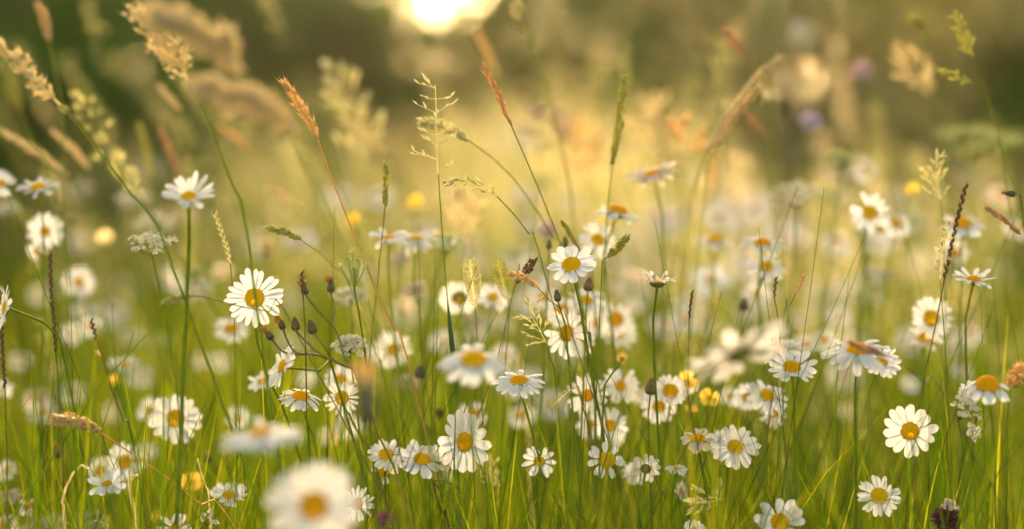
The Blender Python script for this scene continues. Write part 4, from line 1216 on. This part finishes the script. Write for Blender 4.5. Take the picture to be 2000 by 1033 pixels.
stalk([(1572, 534), (1556, 570), (1538, 606), (1526, 650)], 1.98, 1, 'rye', 'red', 'brownstem', .7, 'thin reddish stem leaning right, above the flat daisy right of centre', None, count=7, slen=.007)
stalk([(1325, 240), (1342, 275), (1330, 300), (1326, 360), (1330, 460)], 2.45, 2, 'panicle', 'gold', 'stem', .8, 'blurred golden tuft between the timothy spike and right leaning tan head', None, width=44, nodes=6, per=3, slen=.010, seeds=2, thin=.4)
stalk([(1062, 220), (1070, 260), (1084, 300), (1090, 420)], 2.6, 2, 'panicle', 'creampink', 'stem', .8, 'blurred pinkish panicle left of the timothy spike', None, width=50, nodes=7, per=3, slen=.011, seeds=2, thin=.45)
stalk([(1450, 215), (1480, 245), (1500, 270), (1512, 340), (1520, 440)], 2.4, 2, 'spike', 'red', 'stem', .8, 'blurred reddish head under the golden leaning head at upper right', None, width=15, count=110, slen=.0075, ang=.22, thin=.2, lobes=.4)
stalk([(1512, -40), (1500, 30), (1494, 100), (1504, 180), (1512, 300), (1520, 460)], 1.3, 2, 'spike', 'pale', 'stem', 1.4, 'out of focus yellowish head close to the camera at the top edge', 'the near yellowish head', width=46, count=420, slen=.009, ang=.3)
stalk([(930, 60), (950, 100), (968, 140), (1000, 240), (1030, 360)], 2.7, 2, 'spike', 'gold', 'stem', .8, 'blurred gold head just under the sun gap', None, width=13, count=120, slen=.0075, ang=.22, thin=.2)
stalk([(1760, 90), (1790, 150), (1812, 190), (1830, 260), (1846, 380)], 2.5, 2, 'panicle', 'tan', 'stem', .8, 'blurred loose panicle right of the pink knapweed', None, width=40, nodes=7, per=3, slen=.010, seeds=2, thin=.4)
stalk([(1922, 405), (1955, 425), (1990, 455), (2040, 520)], 1.86, 2, 'spike', 'red', 'stem', .8, 'blurred reddish drooping ear at the right edge under the nodding bud', None, width=9, count=90, slen=.0075, ang=.22, thin=.2)
stalk([(520, 368), (560, 388), (590, 410), (640, 470)], 2.4, 2, 'spike', 'tan', 'stem', .8, 'blurred tan ear between the orange stem and the high upturned daisy', None, width=14, count=120, slen=.0075, ang=.22, thin=.2)
stalk([(306, 165), (328, 190), (352, 215), (375, 300), (390, 420)], 2.4, 2, 'spike', 'tan', 'stem', 1.0, 'blurred tan ear beneath the cocksfoot head', None, width=13, count=120, slen=.0075, ang=.22, thin=.2)
stalk([(270, 240), (285, 290), (295, 340), (310, 440)], 2.5, 2, 'spike', 'green', 'stem', 1.0, 'blurred green ear above left of the high upturned daisy', None, width=14, count=130, slen=.0075, ang=.22, thin=.2)
stalk([(312, 250), (332, 300), (348, 345), (360, 440)], 2.5, 2, 'spike', 'red', 'stem', 1.0, 'blurred reddish ear just above the high upturned daisy', None, width=12, count=120, slen=.0075, ang=.22, thin=.2)
stalk([(100, 255), (140, 290), (172, 326), (220, 400)], 2.4, 2, 'spike', 'tan', 'stem', 1.0, 'blurred tan ear below the upper left tufted head', None, width=15, count=130, slen=.0075, ang=.22, thin=.2)
stalk([(-10, 250), (60, 290), (130, 340), (200, 430), (260, 540)], 2.3, 2, 'spike', 'tan', 'stem', 1.6, 'blurred long tan ear entering from the left edge above the high edge on daisy', None, width=15, count=160, slen=.0075, ang=.22, thin=.2)
stalk([(428, 245), (455, 265), (480, 290), (510, 380)], 2.6, 2, 'spike', 'gold', 'stem', 1.0, 'blurred golden ear under the lower tan plume', None, width=12, count=110, slen=.0075, ang=.22, thin=.2)
stalk([(0, 120), (20, 170), (35, 210), (70, 300), (110, 420)], 1.55, 2, 'spike', 'green', 'stem', 1.6, 'near blurred green ear at the left edge under the upper left tufted head', None, width=26, count=120, slen=.008)
stalk([(1400, 300), (1395, 340), (1390, 380), (1388, 470)], 2.7, 2, 'spike', 'gold', 'stem', .8, 'blurred golden ear below the right leaning tan head', None, width=13, count=120, slen=.0075, ang=.22, thin=.2)
stalk([(1120, 250), (1140, 300), (1150, 350), (1160, 470)], 2.8, 2, 'panicle', 'gold', 'stem', .8, 'blurred golden panicle left of the timothy spike foot', None, width=60, nodes=7, per=3, slen=.012, seeds=2, thin=.45)
stalk([(1270, 200), (1285, 260), (1290, 310), (1300, 440)], 2.9, 2, 'panicle', 'tan', 'stem', .8, 'blurred tan panicle right of the timothy spike', None, width=64, nodes=7, per=3, slen=.012, seeds=2, thin=.45)
stalk([(900, 380), (912, 420), (920, 460), (926, 540)], 2.3, 2, 'panicle', 'tan', 'stem', .8, 'blurred tan tuft under the nodding green head', None, width=36, nodes=7, per=3, slen=.009, seeds=2, thin=.35)
stalk([(1395, 560), (1398, 600), (1402, 640), (1404, 760)], 2.12, 2, 'comb', 'green', 'stem', .8, 'soft crested ear left of the blurred brown bud', None, width=24, rows=13)
stalk([(950, 905), (962, 930), (978, 950), (990, 1000)], 2.06, 2, 'panicle', 'pale', 'stem', .8, 'soft feathery green panicle below the large right turned daisy', None, width=30, nodes=9, per=3, slen=.007, seeds=2, up=1.0)
stalk([(520, 470), (526, 500), (535, 560), (545, 700)], 2.4, 1, 'spike', 'tan', 'stem', .8, 'faint tan ear behind the crisp daisy by the buds', None, width=24, count=80, slen=.009)
stalk([(190, 685), (196, 694), (210, 712), (230, 760)], 2.0, 1, 'rye', 'tan', 'stem', .6, 'tiny tan ear left of the edge on daisy at middle left', None, count=7, slen=.006)

# bent and broken dead stems
def dead_stem(pts, d, mat, L, r=.0011):
    W = to_ground([P(x, y, d + .008 * k) for k, (x, y) in enumerate(pts)])
    path = spline(W, 40)
    root = thing('dead_stem', path[-1], 'dead stem', pts[0][0], pts[0][1], d, L, L, None, 'bent dead stems')
    MB().tube(path, r, 6).build('stem', mat, root, path[-1])
    leaf_mesh(path[6], unit(path[4] - path[8]), (1, .3, 0), .010, .0008, 1.4, 6, False).build('dry_leaf', 'tan', root, path[-1])


dead_stem([(173, 914), (166, 909), (156, 909), (142, 924), (128, 952), (121, 983), (126, 1033)], 1.92, 'tan', 'pale dead stem hooked over like a crook, left of the shallow cup daisy')
dead_stem([(268, 927), (254, 925), (253, 945), (258, 985), (264, 1033)], 1.92, 'tan', 'straw coloured snapped stem right of the shallow cup daisy', .0014)
dead_stem([(386, 895), (394, 925), (402, 950), (410, 1000)], 1.95, 'tan', 'thin dry stem beside the yellow hawkbit', .0008)
dead_stem([(900, 955), (870, 938), (846, 932), (850, 960), (862, 1000), (880, 1040)], 1.93, 'brown', 'withered brown stem with curled leaf below the drooping front daisy', .0009)
dead_stem([(992, 700), (1002, 690), (1016, 700), (1024, 740), (1030, 820)], 2.3, 'tan', 'soft bent straw behind the umbrella shaped daisy', .0009)

# ------------------------------------------------------------------ sharper blades and bare stems between the flowers (stuff)
sb, sg = MB(), MB()
for k in range(260):
    d = random.gauss(1.96, .14)
    d = min(2.4, max(1.62, d))
    px = random.uniform(-250, 2250)
    x = (px - 1000) / FOC * d
    if px > 1560 and random.random() < .5:
        continue
    hgt = random.uniform(.50, .70) if random.random() < .75 else random.uniform(.66, .80)
    lx = random.gauss(.05, .14)
    p0 = np.array((x, d, 0)); p1 = np.array((x + lx * .4, d, hgt * .55)); p2 = np.array((x + lx, d + random.gauss(0, .03), hgt))
    sb.tube(spline([p2, p1, p0], 14), np.linspace(.0002, random.uniform(.0006, .0010), 14), 5)
    sb.T.append(np.full(14 * 5, random.uniform(.02, .36)))
m = 520
d = np.clip(rng.normal(1.98, .22, m), 1.5, 2.7)
x = (rng.uniform(-250, 2250, m) - 1000) / FOC * d
blades(sg, x, d, np.clip(rng.normal(.60, .06, m), .4, .74), .0018 + .0018 * rng.random(m), np.abs(rng.normal(0, .25, m)), np.clip(rng.beta(1.3, 3.5, m), 0, 1))
o = sb.build('grass_stems', 'grass')
struct(o, 'stuff', 'thin bare green grass stems between the crisp flowers')
o['category'] = 'grass'
q = sg.build('blades', 'grass', o)
q['kind'] = 'stuff'

# ------------------------------------------------------------------ labels for the rest
def compass(dx, dy):
    h = 'left' if dx < 0 else 'right'
    v = 'above' if dy < 0 else 'below'
    if abs(dx) > 2.2 * abs(dy):
        return f'just {h} of'
    if abs(dy) > 2.2 * abs(dx):
        return v
    return f'{v} {h} of'


marks = [t for t in THINGS if t['short'] and t['cat'] not in ('tree', 'bush')]
used = {t['label'] for t in THINGS if t['label']}
for t in THINGS:
    if t['label']:
        t['o']['label'] = t['label']
        continue
    near = sorted((m_ for m_ in marks if m_ is not t), key=lambda m_: math.hypot(m_['px'] - t['px'], m_['py'] - t['py']))
    best = None
    for first, second in ((near[0], near[1]), (near[0], near[2]), (near[1], near[2]), (near[0], None), (near[1], None), (near[2], None)):
        lab = f"{t['desc']} {compass(t['px'] - first['px'], t['py'] - first['py'])} {first['short']}"
        if second:
            lab += f" near {second['short']}"
        if lab not in used and len(lab.split()) <= 16:
            best = lab
            break
    used.add(best)
    t['o']['label'] = best

# ------------------------------------------------------------------ warm haze volume, mostly standing in for lens glare
def haze():
    me = bpy.data.meshes.new('haze')
    x0, x1, y0, y1, z0, z1 = -40, 40, -12, 60, -1.1, 9.0
    v = [(x, y, z) for x in (x0, x1) for y in (y0, y1) for z in (z0, z1)]
    f = [(0, 1, 3, 2), (4, 6, 7, 5), (0, 4, 5, 1), (2, 3, 7, 6), (0, 2, 6, 4), (1, 5, 7, 3)]
    me.from_pydata(v, [], f)
    m, N, L = new_mat('glare_haze')
    out = N.new("ShaderNodeOutputMaterial")
    vol = N.new("ShaderNodeVolumePrincipled")
    vol.inputs['Color'].default_value = (1.0, .88, .62, 1)
    vol.inputs['Density'].default_value = .0005
    vol.inputs['Anisotropy'].default_value = .87
    L.new(vol.outputs[0], out.inputs['Volume'])
    me.materials.append(m)
    o = bpy.data.objects.new('haze', me)
    scene.collection.objects.link(o)
    o['kind'] = 'stuff'
    o['label'] = 'added warm haze over the meadow, mostly standing in for lens glare'


haze()
